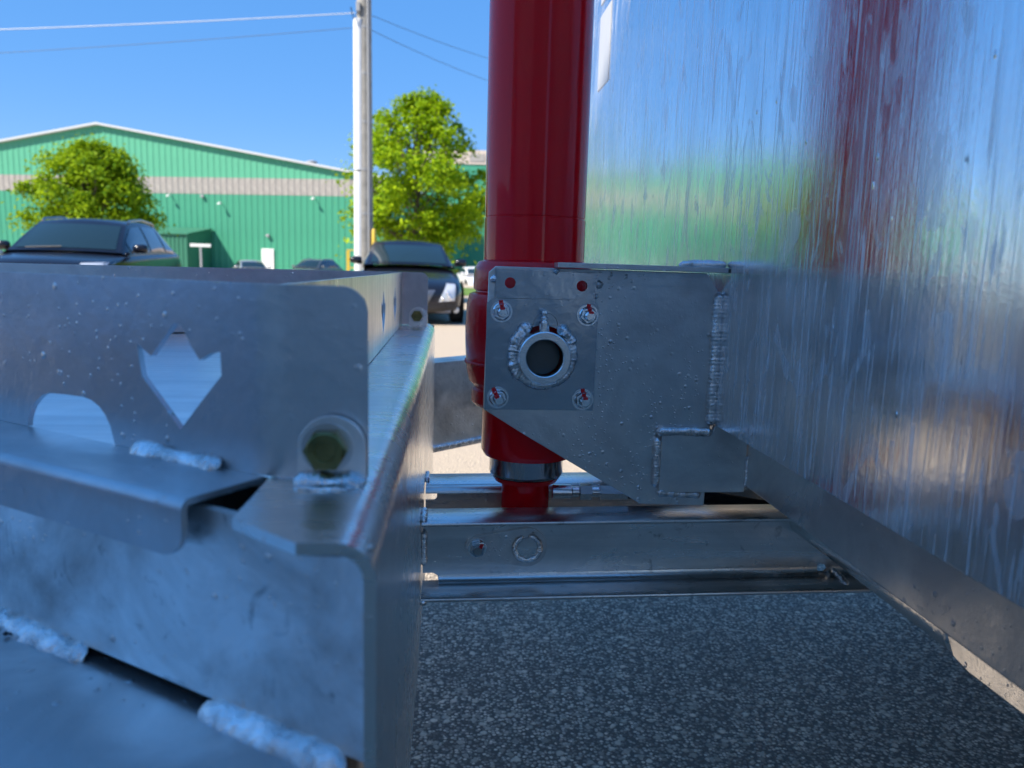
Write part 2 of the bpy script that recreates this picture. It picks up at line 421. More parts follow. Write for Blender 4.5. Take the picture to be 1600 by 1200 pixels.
for x, z in ((16.2, 5.55), (9.24, 5.1), (5.38, 5.58)):
    MB().tube([(x, -.05, z), (x, -.3, z+.05), (x, -.42, z-.02)], .035, 8).lathe([(.04, .09), (.13, 0), (.12, -.02)], (x, -.45, z-.1), seg=14).build('wall_lamp', 'whitep', wh)
for x, z in ((7.84, 5.55), (-6.38, 5.6), (12.72, 2.87)):
    MB().box((x-.12, -.24, z-.1), (x+.12, -.05, z+.1)).build('wall_light', 'greyp', wh, bevel=.04)
MB().box((12.2, -.12, 0), (13.12, -.05, 1.95)).build('door', 'whitep', wh, bevel=.02)
MB().box((4.9, -.16, 3.0), (6.2, -.06, 3.2)).build('door_canopy', 'greyp', wh, bevel=.02)
# lean-to against the warehouse
lt = thing('lean_to', 'dark green ribbed lean-to shed built against the green warehouse', 'shed', (0, 0, 0), 0)
lt.location = wh.matrix_basis @ Vector((6.4, -.1, 0)); lt.rotation_euler = (0, 0, -WA)
LTW, LTD = 5.2, 3.2
lts = corrug(.92, 3, .04)
nx = int(LTW/.92)
p0 = None
for i in range(nx):
    x = -LTW/2 + i*.92
    vs = [(a, b, 0) for a, b in lts] + [(a, b, 2.72) for a, b in lts]; n = len(lts)
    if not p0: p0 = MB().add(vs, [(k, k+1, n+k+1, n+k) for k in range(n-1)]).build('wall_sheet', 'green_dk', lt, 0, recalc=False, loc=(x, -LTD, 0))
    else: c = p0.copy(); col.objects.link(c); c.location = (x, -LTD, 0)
xe = -LTW/2 + nx*.92
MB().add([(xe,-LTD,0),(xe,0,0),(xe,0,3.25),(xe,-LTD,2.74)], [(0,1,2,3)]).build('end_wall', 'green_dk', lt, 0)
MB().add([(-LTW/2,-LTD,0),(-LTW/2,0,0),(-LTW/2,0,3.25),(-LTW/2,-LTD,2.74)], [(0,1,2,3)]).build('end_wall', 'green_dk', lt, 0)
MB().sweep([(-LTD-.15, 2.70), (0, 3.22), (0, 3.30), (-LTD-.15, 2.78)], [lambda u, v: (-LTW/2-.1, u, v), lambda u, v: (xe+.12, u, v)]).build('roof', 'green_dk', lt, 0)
# beige topped building far right
b2 = thing('tall_building', 'tall beige topped building showing beside the red cylinder', 'building', (6, 84, 0), R(-6))
MB().box((-9, 0, 0), (22, 30, 11.9)).build('wall', 'green_lo', b2, 0)
MB().box((-9.1, -.1, 11.9), (22.1, 30.1, 13.35)).build('parapet', 'beige', b2, 0)
pw = MB()
for k in range(7): pw.box((-8.5+k*4.4, -.16, 12.2), (-6.9+k*4.4, -.1, 12.95))
pw.build('vent_panel', 'band', b2, 0)
# T post in front of the lean-to
tp = thing('sign_post', 'pale grey T shaped post standing before the dark green lean-to', 'post', (-12.93, 41.7, 0), 0)
MB().box((-.05, -.05, 0), (.05, .05, 1.68)).build('post', 'greyp', tp, bevel=.01)
MB().box((-.52, -.06, 1.68), (.52, .06, 1.84)).build('crossbar', 'whitep', tp, bevel=.01)
# yellow rack beside the pole
yr = thing('cage_rack', 'yellow steel cage rack standing by the warehouse behind the pole', 'rack', (-5.0, 41.0, 0))
for x in (-.28, .28):
    for y in (-.3, .3): MB().box((x-.04, y-.04, 0), (x+.04, y+.04, 1.75)).build('post', 'yellow', yr)
for z in (.35, .8, 1.25, 1.7):
    MB().box((-.24, -.33, z), (.24, -.27, z+.06)).build('rail', 'yellow', yr); MB().box((-.24, -.2, z), (.24, .2, z+.03)).build('shelf', 'yellow', yr)
# hedge at the right
def leaf_mesh(centres, normals, size, rnd):
    n = len(centres); c = np.asarray(centres); nn = np.asarray(normals); nn = nn/np.linalg.norm(nn, axis=1)[:, None]
    a = np.cross(nn, rnd.normal(size=(n, 3))); a /= np.linalg.norm(a, axis=1)[:, None]; b = np.cross(nn, a)
    sz = (size*rnd.uniform(.6, 1.35, n))[:, None]
    tip = c + a*sz; l = c + b*sz*.55 + nn*sz*.12 + a*sz*.1; r_ = c - b*sz*.55 + nn*sz*.12 + a*sz*.1; base = c - a*sz*.75
    v = np.stack([base, r_, tip, l], 1).reshape(-1, 3)
    f = np.arange(4*n).reshape(n, 4)
    f = np.concatenate([f[:, [0, 1, 2]], f[:, [0, 2, 3]]])
    return v, f
def np_obj(name, v, f, mat, parent=None):
    me = bpy.data.meshes.new(name); me.from_pydata(v.tolist(), [], f.tolist()); me.materials.append(mat)
    o = bpy.data.objects.new(name, me); col.objects.link(o)
    if parent: o.parent = parent
    return o
M['leaf'] = leafmat('maple leaves', (.10, .225, .004), (.40, .55, .009))
M['leaf2'] = leafmat('maple leaves deep', (.075, .185, .005), (.34, .48, .010))
M['hedge'] = leafmat('hedge leaves', (.03, .07, .012), (.06, .10, .015))
M['bark'] = plain('bark', (.12, .095, .07), .9, bump=.8, bscale=25, var=.3)
rh = np.random.RandomState(5)
hc = np.stack([rh.uniform(-2, 4, 5000), rh.uniform(-.5, .5, 5000), rh.uniform(.02, .8, 5000)], 1); hc[:, 2] += .08*np.sin(hc[:, 0]*3)
hv, hf = leaf_mesh(hc, rh.normal(size=(5000, 3))+[0, 0, .6], .09, rh)
hd = np_obj('hedge', hv, hf, M['hedge']); hd.location = (2.0, 51.5, 0); tag(hd, 'low clipped green hedge behind the white car', 'hedge')

# ------------------------------------------------------------------ trees
def tree(name, label, loc, base, top, prof, seed, leafm, nclump, per, lsize, trunk_r=.11, group=None):
    """prof(h in 0..1) -> crown radius; limbs reach into leaf clumps spread through the crown's volume"""
    rs = np.random.RandomState(seed); rp = random.Random(seed)
    root = thing(name, label, 'tree', loc, group=group)
    H = top-base
    tr = MB(); pts = [(rp.uniform(-.04, .04)*k, rp.uniform(-.04, .04)*k, z) for k, z in enumerate(np.linspace(0, base+H*.75, 8))]
    tr.tube(pts, [trunk_r*(1.25 if k == 0 else 1)*(1-k*.11) for k in range(8)], 10)
    cl = []
    lobes = [(rs.uniform(0, 6.28), rs.uniform(.1, .95), rs.uniform(.16, .46)) for _ in range(15)]
    while len(cl) < nclump:
        h = rs.beta(1.15, 1.25); ang = rs.uniform(0, 6.28)
        m = 1 + sum(a*math.exp(-((h-hh)/.13)**2 - ((math.atan2(math.sin(ang-t), math.cos(ang-t)))/.5)**2) for t, hh, a in lobes) - .20
        rr = prof(h)*m*(rs.uniform(.12, 1)**.45)
        cl.append((rr*math.cos(ang), rr*math.sin(ang), base + h*H))
    for k in range(0, len(cl), 5):
        c = Vector(cl[k]); z0 = max(base*.85, base + (c.z-base)*.55 - .3); z0 = min(z0, base+H*.7)
        s = Vector((0, 0, z0)); mdl = s.lerp(c, .5) + Vector((0, 0, -.08+rp.uniform(-.1, .1)))
        tr.tube([s, mdl, c], [.045, .028, .01], 5, caps=False)
    tr.build('trunk', 'bark', root, 60)
    C, N = [], []
    for c in cl:
        sp = rs.uniform(.13, .27); p = rs.normal(size=(per, 3))*[sp, sp, sp*.62] + c
        p[:, 2] -= .35*((p[:, 0]-c[0])**2 + (p[:, 1]-c[1])**2)/sp*.6
        out = np.array(c) - [0, 0, base+H*.35]; out = out/np.linalg.norm(out)
        nn = rs.normal(size=(per, 3))*.75 + out*.55 + [0, 0, .75]
        C.append(p); N.append(nn)
    v, f = leaf_mesh(np.concatenate(C), np.concatenate(N), lsize, rs)
    np_obj('crown', v, f, leafm, root)
    return root
def prof_a(h): return 2.12*max(0, math.sin(math.pi*(h*.86+.13)))**.62*(1-.10*h)
def prof_b(h): return 1.95*max(0, math.sin(math.pi*(h*.84+.14)))**.6
tree('maple_tree', 'bright green maple with pointed crown behind the utility pole', (-.98, 22.6, 0), 1.45, 5.78, prof_a, 11, M['leaf'], 165, 150, .072, .12, 'young maples along the lot')
tree('maple_tree', 'round green maple rising behind the black SUV', (-11.15, 25.6, 0), 1.55, 4.45, prof_b, 23, M['leaf2'], 165, 150, .076, .12, 'young maples along the lot')

# ------------------------------------------------------------------ utility pole and wires
M['polewood'] = plain('weathered grey pole wood', (.27, .26, .235), .85, bump=.5, bscale=18, var=.25, vscale=5)
M['guard'] = plain('white plastic cable guard', (.72, .74, .74), .45, var=.05)
up_ = thing('utility_pole', 'weathered grey utility pole with white cable guard down its side', 'utility pole', (-1.80, 16.75, 0))
MB().tube([(0, 0, 0), (-.01, 0, 4), (-.03, 0, 9.5)], [.178, .158, .13], 20).build('pole', 'polewood', up_)
gp = MB()
for z0, z1 in ((.1, 2.9), (2.93, 5.9)):
    gp.sweep([(-.095, -.0), (-.095, -.05), (-.06, -.085), (0, -.1), (.06, -.085), (.095, -.05), (.095, 0)],
             [lambda u, v, z=z0: (-.115+u-.01*z/4, -.085+v*.9, z), lambda u, v, z=z1: (-.115+u-.009*z/4, -.075+v*.9, z)])
gp.build('cable_guard', 'guard', up_, 40)
MB().tube([(.1, -.155, .1), (.085, -.14, 4), (.065, -.12, 6.4)], .022, 8).build('conduit', 'greyp', up_)
for z in (1.1, 2.05, 2.95, 3.9, 4.85, 5.75):
    MB().lathe([(.183-.005*z, -.02), (.183-.005*z, .02)], (-.012*z/4, 0, z), seg=24).build('strap', 'greyp', up_)
MB().lathe([(.045, 0), (.045, .62), (.03, .66)], (.20, -.16, 1.08), seg=12).build('marker_guard', 'yellow', up_)
MB().box((-.16, -.2, 6.02), (-.08, -.1, 6.2)).build('cable_bracket', 'greyp', up_, bevel=.01)
MB().tube([(-.12, -.2, 6.0), (-.2, -.22, 5.85), (-.26, -.2, 6.08)], .012, 6).build('drip_loop', 'hose', up_)
M['wire_l'] = plain('pale service cable', (.55, .56, .58), .5); M['wire_d'] = plain('dark cable', (.06, .07, .08), .6)
def wire(label, a, b, sag, r, mat):
    a, b = Vector(a), Vector(b)
    pts = [a.lerp(b, t) - Vector((0, 0, sag*4*t*(1-t))) for t in np.linspace(0, 1, 24)]
    tag(MB().tube(pts, r, 6).build('overhead_wire', mat), label, 'wire', 'wires strung from the pole')
wire('pale upper wire running left from the pole top', (-2.0, 16.7, 6.02), (-32, 19.0, 4.9), .35, .009, 'wire_l')
wire('thin dark lower wire running left from the pole', (-2.0, 16.7, 5.74), (-32, 18.6, 4.1), .45, .005, 'wire_d')
wire('upper dark wire running from pole towards the red cylinder', (-1.66, 16.8, 6.02), (8.0, 38, 10.3), .5, .006, 'wire_d')
wire('lower dark wire running from pole towards the red cylinder', (-1.66, 16.8, 5.73), (8.0, 38, 9.2), .6, .006, 'wire_d')

# ================================================================== CARS
M['black'] = plain('black car paint', (.007, .008, .014), .16, 0, 0., Specular_IOR_Level=.55)
M['silver'] = plain('silver car paint', (.42, .43, .44), .3, .6, 1.0)
M['slate'] = plain('slate car paint', (.06, .075, .08), .3, .2, 1.0)
M['wcar'] = plain('white car paint', (.72, .72, .72), .3, 0, 1.0)
M['tan'] = plain('tan car paint', (.50, .38, .27), .4, 0, .8)
M['tyre'] = plain('tyre rubber', (.016, .016, .017), .8)
M['rim'] = plain('alloy rim', (.42, .43, .45), .3, 1.0)
M['trimb'] = plain('black plastic trim', (.02, .02, .022), .55)
M['lens'] = plain('headlamp lens', (.55, .57, .6), .12, .3, 1.0)
M['bulb'] = plain('headlamp reflector', (.9, .9, .9), .08, 1.0)
M['grille'] = plain('grille mesh metal', (.22, .22, .23), .35, .9, bump=1.0, bscale=60)
M['platep'] = plain('grey number plate holder', (.22, .22, .23), .55)
M['rednl'] = plain('red lamp', (.45, .012, .012), .2, 0, 1.0)

def car(name, label, kind, paint, loc, rz, group='cars parked in the lot', detail=True):
    root = thing(name, label, 'car', loc, rz, group)
    if kind == 'sedan':
        L = 4.85
        st = [(0, .62, .26, .54, .57), (.07, .78, .20, .63, .66), (.28, .885, .17, .72, .75), (.8, .915, .17, .82, .88), (1.32, .925, .17, .92, .985),
              (2.4, .925, .18, .96, .99), (3.7, .92, .19, .99, 1.02), (4.35, .90, .22, 1.0, 1.05), (4.75, .82, .30, .93, 1.0), (4.85, .74, .4, .84, .9)]
        cb = dict(y0=1.20, z0=1.0, w0=.77, y1=2.05, z1=1.40, w1=.65, y2=3.15, z2=1.41, w2=.63, y3=4.15, z3=1.03, w3=.72, bow=.14, crown=.05)
        wr, wy = .34, (.93, 3.83)
    else:
        L = 4.6
        st = [(0, .66, .36, .70, .76), (.06, .80, .28, .82, .88), (.25, .90, .24, .92, .97), (.75, .935, .22, .98, 1.03), (1.10, .945, .22, 1.02, 1.07),
              (2.2, .95, .22, 1.06, 1.09), (3.5, .95, .23, 1.09, 1.12), (4.3, .93, .26, 1.10, 1.12), (4.53, .87, .36, 1.05, 1.08), (4.6, .80, .44, .95, 1.0)]
        cb = dict(y0=.98, z0=1.06, w0=.79, y1=1.82, z1=1.535, w1=.64, y2=3.55, z2=1.565, w2=.62, y3=4.42, z3=1.11, w3=.76, bow=.13, crown=.045)
        wr, wy = .37, (.90, 3.60)
    # lower body: loft, then smoothed
    b = MB(); rows = []
    for (y, hw, zb, sh, ct) in st:
        half = [(0, zb), (hw*.80, zb), (hw*.955, zb+.07), (hw*.985, zb+(sh-zb)*.42), (hw, zb+(sh-zb)*.70), (hw*.97, sh-.035), (hw*.885, sh+.01), (hw*.52, sh+(ct-sh)*.72), (0, ct)]
        rows.append([(x, y, z) for x, z in half] + [(-x, y, z) for x, z in half[-2:0:-1]])
    n = len(rows[0]); vs = [p for r_ in rows for p in r_]
    fs = [(i*n+k, i*n+(k+1)%n, (i+1)*n+(k+1)%n, (i+1)*n+k) for i in range(len(rows)-1) for k in range(n)]
    fs += [tuple(range(n)), tuple(range((len(rows)-1)*n, len(rows)*n))]
    b.add(vs, fs); body = b.build('body', paint, root, 70)
    sm = body.modifiers.new('subsurf', 'SUBSURF'); sm.levels = 2; sm.render_levels = 2
    # cabin: lofted rows from windscreen base over the roof to the tail
    c = MB(); U = np.linspace(-1, 1, 13)
    g = cb
    def surf(t, u):     # t 0..3 along the centre line, u -1..1 across
        i = min(2, int(t)); f = t-i
        ys = [g['y0'], g['y1'], g['y2'], g['y3']]; zs = [g['z0'], g['z1'], g['z2'], g['z3']]; ws = [g['w0'], g['w1'], g['w2'], g['w3']]
        y = ys[i]*(1-f)+ys[i+1]*f; z = zs[i]*(1-f)+zs[i+1]*f; w = ws[i]*(1-f)+ws[i+1]*f
        bowf = g['bow']*(u*u)*(1 if t <= 1 else max(0, 1-(t-1)) if t < 2 else -(t-2))
        arch = g['crown']*(math.sin(math.pi*f) if i == 1 else .35*math.sin(math.pi*f)) + g['crown']*(1-u*u)*(.9 if 1 <= t <= 2 else .4)
        return Vector((w*u, y+bowf, z+arch))
    T = [0, .12, .3, .5, .7, .88, .97, 1.03, 1.15, 1.35, 1.5, 1.7, 1.88, 1.97, 2.05, 2.2, 2.5, 2.8, 3.0]
    vs = [surf(t, u) for t in T for u in U]; m = len(U)
    c.add(vs, [(i*m+k, i*m+k+1, (i+1)*m+k+1, (i+1)*m+k) for i in range(len(T)-1) for k in range(m-1)])
    # sides: from the roof edge down to the shoulder
    def sidept(t, v, s):
        e = surf(t, s); yb = e.y; zb_ = g['z0']-.06 + (g['z3']-g['z0'])*min(1, max(0, (yb-g['y0'])/(g['y3']-g['y0'])))
        wb = (g['w0']*1.10); zt = e.z
        if zt < zb_: zb_ = zt-.03
        x = e.x*(1-v) + s*(wb if abs(e.x) < wb else abs(e.x))*v; bulge = .035*math.sin(math.pi*min(1, v*1.0))
        return Vector((x + s*bulge*.6, yb, zt*(1-v)+zb_*v))
    V = [0, .12, .3, .5, .75, 1]
    for s in (-1, 1):
        vs = [sidept(t, v, s) for t in T for v in V]; m2 = len(V)
        c.add(vs, [(i*m2+k, i*m2+k+1, (i+1)*m2+k+1, (i+1)*m2+k) for i in range(len(T)-1) for k in range(m2-1)])
    cab = c.build('cabin', paint, root, 50)
    # glass laid on the cabin surfaces
    def glass(name, fn, nu, nv, mat='glassd', off=.006):
        vs = [fn(i/nu, j/nv) for i in range(nu+1) for j in range(nv+1)]
        o = MB().add(vs, [(i*(nv+1)+j, i*(nv+1)+j+1, (i+1)*(nv+1)+j+1, (i+1)*(nv+1)+j) for i in range(nu) for j in range(nv)]).build(name, mat, root, 60)
        return o
    lift = Vector((0, -.006, .006))
    glass('windscreen', lambda a, q: surf(.07+.80*a, -.91+1.82*q) + lift, 8, 12, 'screen')
    glass('rear_window', lambda a, q: surf(2.12+.72*a, -.9+1.8*q) + Vector((0, .006, .006)), 6, 10)
    if kind == 'sedan': wins = [(.42, 1.40), (1.46, 2.25)]
    else: wins = [(.40, 1.30), (1.36, 1.88), (1.94, 2.55)]
    for s in (-1, 1):
        for (ta, tb) in wins:
            glass('side_window', lambda a, q: sidept(ta+(tb-ta)*a, .13+.72*q, s) + Vector((s*.008, 0, 0)), 10, 5)
    # wheels
    def wheel(x, y, s):
        t = MB().lathe([(wr*.62, -.11), (wr*.93, -.11), (wr, -.07), (wr, .07), (wr*.93, .11), (wr*.62, .11)], (0, 0, 0), 'x', 28, caps=False)
        w = t.build('wheel', 'tyre', root, 50, loc=(x, y, wr))
        r_ = MB().lathe([(wr*.64, .085), (wr*.60, .10), (wr*.5, .06), (.06, .075), (.0, .08)], (0, 0, 0), 'x', 28, caps=False)
        for k in range(5):
            a = k*2*math.pi/5
            d = Vector((0, math.cos(a), math.sin(a))); e = Vector((0, -math.sin(a), math.cos(a)))
            r_.add([Vector((.10, 0, 0))+d*.05+e*.035, Vector((.10, 0, 0))+d*.05-e*.035, Vector((.115, 0, 0))+d*wr*.6-e*.05, Vector((.115, 0, 0))+d*wr*.6+e*.05], [(0, 1, 2, 3)])
        ro = r_.build('rim', 'rim', w, 40)
        if s < 0: ro.rotation_euler = (0, 0, math.pi)
    hwm = st[4][1]
    for y in wy:
        for s in (-1, 1):
            wheel(s*(hwm-.09), y, s)
            am = MB().lathe([(wr*.9, 0), (wr*1.17, 0), (wr*1.20, .012), (wr*1.0, .016)], (0, 0, 0), 'x', 32, caps=False).build('wheel_arch', 'trimb', root, 40, loc=(s*(hwm+.002), y, wr*1.02))
            if s < 0: am.rotation_euler = (0, 0, math.pi)
    # mirrors
    for s in (-1, 1):
        mx, my, mz = s*(g['w0']+.20), g['y0']+.42, g['z0']+.075
        mir = MB().lathe([(.0, -.1), (.05, -.085), (.075, -.03), (.078, .05), (.06, .09), (0, .1)], (0, 0, 0), 'x', 16, caps=False)
        mir.v = [(x*1.15, y*.75, z*.9) for x, y, z in mir.v]
        mo = mir.build('mirror', paint, root, 60, loc=(mx, my, mz))
        MB().box((-.12 if s > 0 else .03, -.02, -.075), (-.03 if s > 0 else .12, .03, -.03)).build('mirror_arm', 'trimb', mo)
    # details laid onto the nose
    bpy.context.view_layer.update()
    dg = bpy.context.evaluated_depsgraph_get(); ev = body.evaluated_get(dg); me = ev.to_mesh()
    bvh = BVHTree.FromPolygons([v.co.copy() for v in me.vertices], [tuple(p.vertices) for p in me.polygons]); ev.to_mesh_clear()
    def patch(name, quad, mat, off=.008, nu=8, nv=8, d=Vector((0, 1, 0)), parent=root):
        vs = []
        for i in range(nu+1):
            for j in range(nv+1):
                u, v = i/nu, j/nv
                p = [(quad[0][k]*(1-u)+quad[1][k]*u)*(1-v) + (quad[3][k]*(1-u)+quad[2][k]*u)*v for k in (0, 1)]
                o = Vector((p[0], -3, p[1])) if abs(d.y) > .5 and d.y > 0 else Vector((p[0], 9, p[1]))
                h = bvh.ray_cast(o, d)
                q = h[0] if h[0] is not None else Vector((p[0], .1 if d.y > 0 else L, p[1]))
                vs.append(q - d*off)
        return MB().add(vs, [(i*(nv+1)+j, i*(nv+1)+j+1, (i+1)*(nv+1)+j+1, (i+1)*(nv+1)+j) for i in range(nu) for j in range(nv)]).build(name, mat, parent, 60)
    for s in (-1, 1):
        if kind == 'sedan':
            hl = patch('headlight', [(s*.45, .40), (s*.73, .42), (s*.75, .70), (s*.60, .71)], 'lens')
            for px_, pz_ in ((.52, .45), (.63, .50), (.66, .46), (.60, .55)):
                h = bvh.ray_cast(Vector((s*px_, -3, pz_)), Vector((0, 1, 0)))
                if h[0] is not None: MB().lathe([(.03, 0), (.026, -.01), (.0, -.016)], h[0]-Vector((0, .012, 0)), 'y', 14, caps=False).build('lamp', 'bulb', hl, 60)
            patch('fog_recess', [(s*.60, .22), (s*.80, .25), (s*.80, .37), (s*.58, .36)], 'trimb')
        else:
            patch('headlight', [(s*.55, .80), (s*.88, .84), (s*.88, .92), (s*.55, .90)], 'lens')
        patch('tail_light', [(s*.52, .72), (s*.80, .72), (s*.80, .92), (s*.52, .92)], 'rednl', d=Vector((0, -1, 0)))
    if kind == 'sedan':
        patch('grille', [(-.26, .36), (.26, .36), (.40, .60), (-.40, .60)], 'grille')
        patch('lower_intake', [(-.72, .19), (.72, .19), (.74, .33), (-.74, .33)], 'trimb', .010)
        pl_ = MB().box((.40, .055, .215), (.66, .10, .32)).build('plate_holder', 'platep', root, bevel=.006)
        MB().box((.46, .050, .245), (.53, .054, .30)).build('plate_slot', 'dark', pl_)
        MB().lathe([(.055, 0), (.05, -.012), (0, -.014)], (.76, .16, .26), 'y', 16, caps=False).build('fog_lamp', 'lens', root)
    else:
        patch('grille', [(-.45, .55), (.45, .55), (.5, .84), (-.5, .84)], 'grille')
        for s in (-1, 1):
            MB().tube([sidept(1.05, .02, s)+Vector((0, 0, .015)), sidept(1.1, 0, s)+Vector((0, 0, .035)), sidept(1.5, 0, s)+Vector((0, 0, .04)), sidept(1.9, 0, s)+Vector((0, 0, .035)), sidept(1.97, .02, s)+Vector((0, 0, .015))], .018, 8).build('roof_rail', 'rim', root)
        MB().tube([(-.5, g['y0']+.03, g['z0']+.05), (0, g['y0']+.02, g['z0']+.075)], .01, 6).build('wiper', 'trimb', root)
    return root
H5 = R(5)
car('parked_sedan', 'black sedan facing the camera beyond the trailer header', 'sedan', 'black', (-.63, 13.05, 0), R(5))
car('parked_suv', 'black SUV with roof rails below the round maple', 'suv', 'black', (-5.72, 11.2, 0), R(5))
car('parked_sedan', 'tan car at the far left edge beside the black SUV', 'sedan', 'tan', (-9.75, 13.2, 0), R(5))
car('parked_sedan', 'small silver car parked by the white warehouse door', 'sedan', 'silver', (-11.3, 47.0, -.38), R(24))
car('parked_suv', 'dark grey hatchback parked far off before the green warehouse', 'suv', 'slate', (-9.0, 46.6, -.33), R(-18))
car('parked_sedan', 'white car parked far off beside the red cylinder', 'sedan', 'wcar', (2.05, 45.5, -.42), R(12))

# ================================================================== UNSEEN BUILDING added to shade the foreground (behind the camera, to the left)
M['siding'] = plain('pale workshop siding', (.40, .42, .44), .6, var=.05, vscale=.6)
ws = thing('shade_building', 'unseen pale metal building added behind the camera to cast shade', 'shade_building', (-6.32, -12.36, 0), math.atan2(SUN_TO.y, SUN_TO.x) + math.pi)
WH = 8.98
MB().box((-6, -9, 0), (6, 9, WH)).build('wall', 'siding', ws, 0)
MB().sweep([(-6.1, WH+.01), (6.1, WH+.01), (0, WH+1.4)], [lambda u, v: (u, -9.1, v), lambda u, v: (u, 9.03, v)]).build('roof', 'greyp', ws, 0)
MB().box((6.01, 3.2, 0), (6.08, 7.6, 4.4)).build('roller_door', 'whitep', ws, bevel=.02)
MB().box((6.005, .5, 0), (6.06, 1.5, 2.1)).build('door', 'greyp', ws, bevel=.02)

# unseen trailer added left of the tongue to colour the tray's reflections
M['navy'] = plain('pale blue trailer skin', (.46, .67, .92), .45, var=.05)
ec = thing('reflection_trailer', 'unseen pale blue trailer added to colour reflections in the tray', 'trailer', (-5.4, .1, 0))
MB().box((-1.05, -2.1, .5), (1.05, 2.1, 1.6)).build('body', 'navy', ec, bevel=.06, seg=3)
MB().box((-1.0, -2.05, .38), (1.0, 2.05, .497)).build('chassis', 'trimb', ec)
for x in (-1.0, 1.0):
    for y in (-.45, .45):
        MB().lathe([(.2, -.1), (.34, -.1), (.36, -.07), (.36, .07), (.34, .1), (.2, .1)], (0, 0, 0), 'x', 28).build('wheel', 'tyre', ec, loc=(x*1.12, y, .36))
for y in (-1.2, 0, 1.2): MB().box((1.052, y-.02, .55), (1.062, y+.02, 1.5)).build('trim_strip', 'whitep', ec)
MB().tube([(-.5, 2.05, .45), (0, 3.3, .45), (.5, 2.05, .45)], .05, 8).build('tongue', 'trimb', ec)

# ================================================================== THE DUMP TRAILER
TR = thing('dump_trailer', 'galvanized dump trailer with tray, red lifting cylinder and streaky box wall', 'trailer', (.3, 1.14, 0))
BASE = bpy.data.objects  # parts are modelled in world metres; their origins sit at the world origin
def part(mb, name, mat, **kw):
    o = mb.build(name, mat, TR, **kw); o.location = Vector(kw.get('loc') or (0, 0, 0)) - TR.location; return o
CY = 1.14                                            # centre line of the trailer
HX = -.034; ZH = .845; ZHB = .44                     # header outer face, top, bottom
# --- header: pressed channel running across the trailer
def hdr(inner):
    t = .0062; r = .020
    o = [(inner, ZH)] + [(x, z) for x, z in arc(HX-r, ZH-r, r, 90, 0, 7)] + [(x, z) for x, z in arc(HX-r, ZHB+r, r, 0, -90, 5)] + [(HX-.09, ZHB)]
    i = [(HX-.09, ZHB+t)] + [(x, z) for x, z in arc(HX-r, ZHB+r, r-t, -90, 0, 5)] + [(x, z) for x, z in arc(HX-r, ZH-r, r-t, 0, 90, 7)] + [(inner, ZH-t)]
    return o + i
base = hdr(0.0); nprof = len(base)
def stat(y, inner):
    pr = hdr(inner); it = iter(range(nprof))
    def fn(u, v, pr=pr, y=y, c=[0]):
        q = pr[c[0] % nprof]; c[0] += 1; return (q[0], y, q[1])
    return fn
ys = [(.366, -.073), (.404, -.1135), (.44, -.1125), (.485, -.1125), (.4855, -.14)] + [(y, -.14) for y in np.linspace(.5, 1.80, 14)] + [(1.87, -.14)]
header = part(MB().sweep(base, [stat(y, i) for y, i in ys]), 'header_beam', 'header', smooth=40)

# --- tray of bent sheet on top of the A-frame
P0 = Vector((-.1125, .48, 0)); E_ = Vector((-.833, .553, 0)).normalized(); N_ = Vector((-.553, -.833, 0)).normalized()
Z0, Z1 = .8465, .967
leaf = [(.1233,.9224),(.1081,.9147),(.0831,.9384),(.0762,.938),(.0675,.9246),(.0593,.9156),(.0481,.9211),(.0397,.9225),(.0391,.9073),(.0504,.8966),(.0806,.8668),(.1186,.8996)]
BR = .05; BT = .017; BA = math.acos(E_.dot(Vector((-1, 0, 0))))     # bend radius, tangent length, bend angle
def side_map(flip):
    def fn(s, z, t):
        if s >= BT: p = P0 + E_*s - N_*t
        elif s <= -BT: p = P0 + Vector((1, 0, 0))*(-s) + Vector((0, 1, 0))*t
        else:
            f = (BT - s)/(2*BT); a = BA*f
            # arc between the two straight runs; centre lies on the inner side
            d0 = -E_; st = P0 + E_*BT; nrm = N_; rad = BT/math.tan(BA/2)
            c = st - nrm*rad
            v = (st - c); ca, sa = math.cos(a), math.sin(a)
            v2 = Vector((v.x*ca - v.y*sa, v.x*sa + v.y*ca, 0))
            p = c + v2*(1 - t/rad)
        y = p.y if not flip else 2*CY - p.y
        return (p.x, y, z)
    return fn
TL = .93
def strip_piece(s0, s1): return ([(s0, Z0), (s1, Z0), (s1, Z1), (s0, Z1)], [])
def side_panel(flip):
    cx = lambda d: [(p[0]+d, p[1]) for p in leaf]
    hole = arc(.2073, .838, .0545, 180, 180-62, 6)
    hole = [(.1526, Z0+.0), (.2630, Z0+.0)]
    outer = [(BT, Z0), (.1526, Z0), (.1545, .852), (.1572, .86), (.1625, .8673), (.1689, .8728), (.1780, .8765), (.1876, .8779), (.21, .8775), (.2322, .8762), (.2405, .8735), (.2474, .8691), (.2548, .8630), (.2602, .8549), (.2620, .8500), (.2626, Z0),
             (TL, Z0), (TL, Z1), (BT, Z1)]
    fl = [(-.0625, Z0), (-BT, Z0), (-BT, Z1)] + [(x, z) for x, z in arc(-.0625+.0165, Z1-.0165, .0165, 90, 180, 7)]
    pcs = [(outer, [leaf, cx(.335), cx(.52)]), (fl, [])]
    k = 6
    for i in range(k): pcs.append(strip_piece(-BT + 2*BT*i/k, -BT + 2*BT*(i+1)/k))
    return MB().plate(pcs, side_map(flip), .004)
sp = part(side_panel(False), 'tray_side_panel', 'tray', smooth=40); sp['label'] = 'near tray panel with cut-out leaf and round-topped hole'
sp2 = part(side_panel(True), 'tray_side_panel', 'tray', smooth=40)
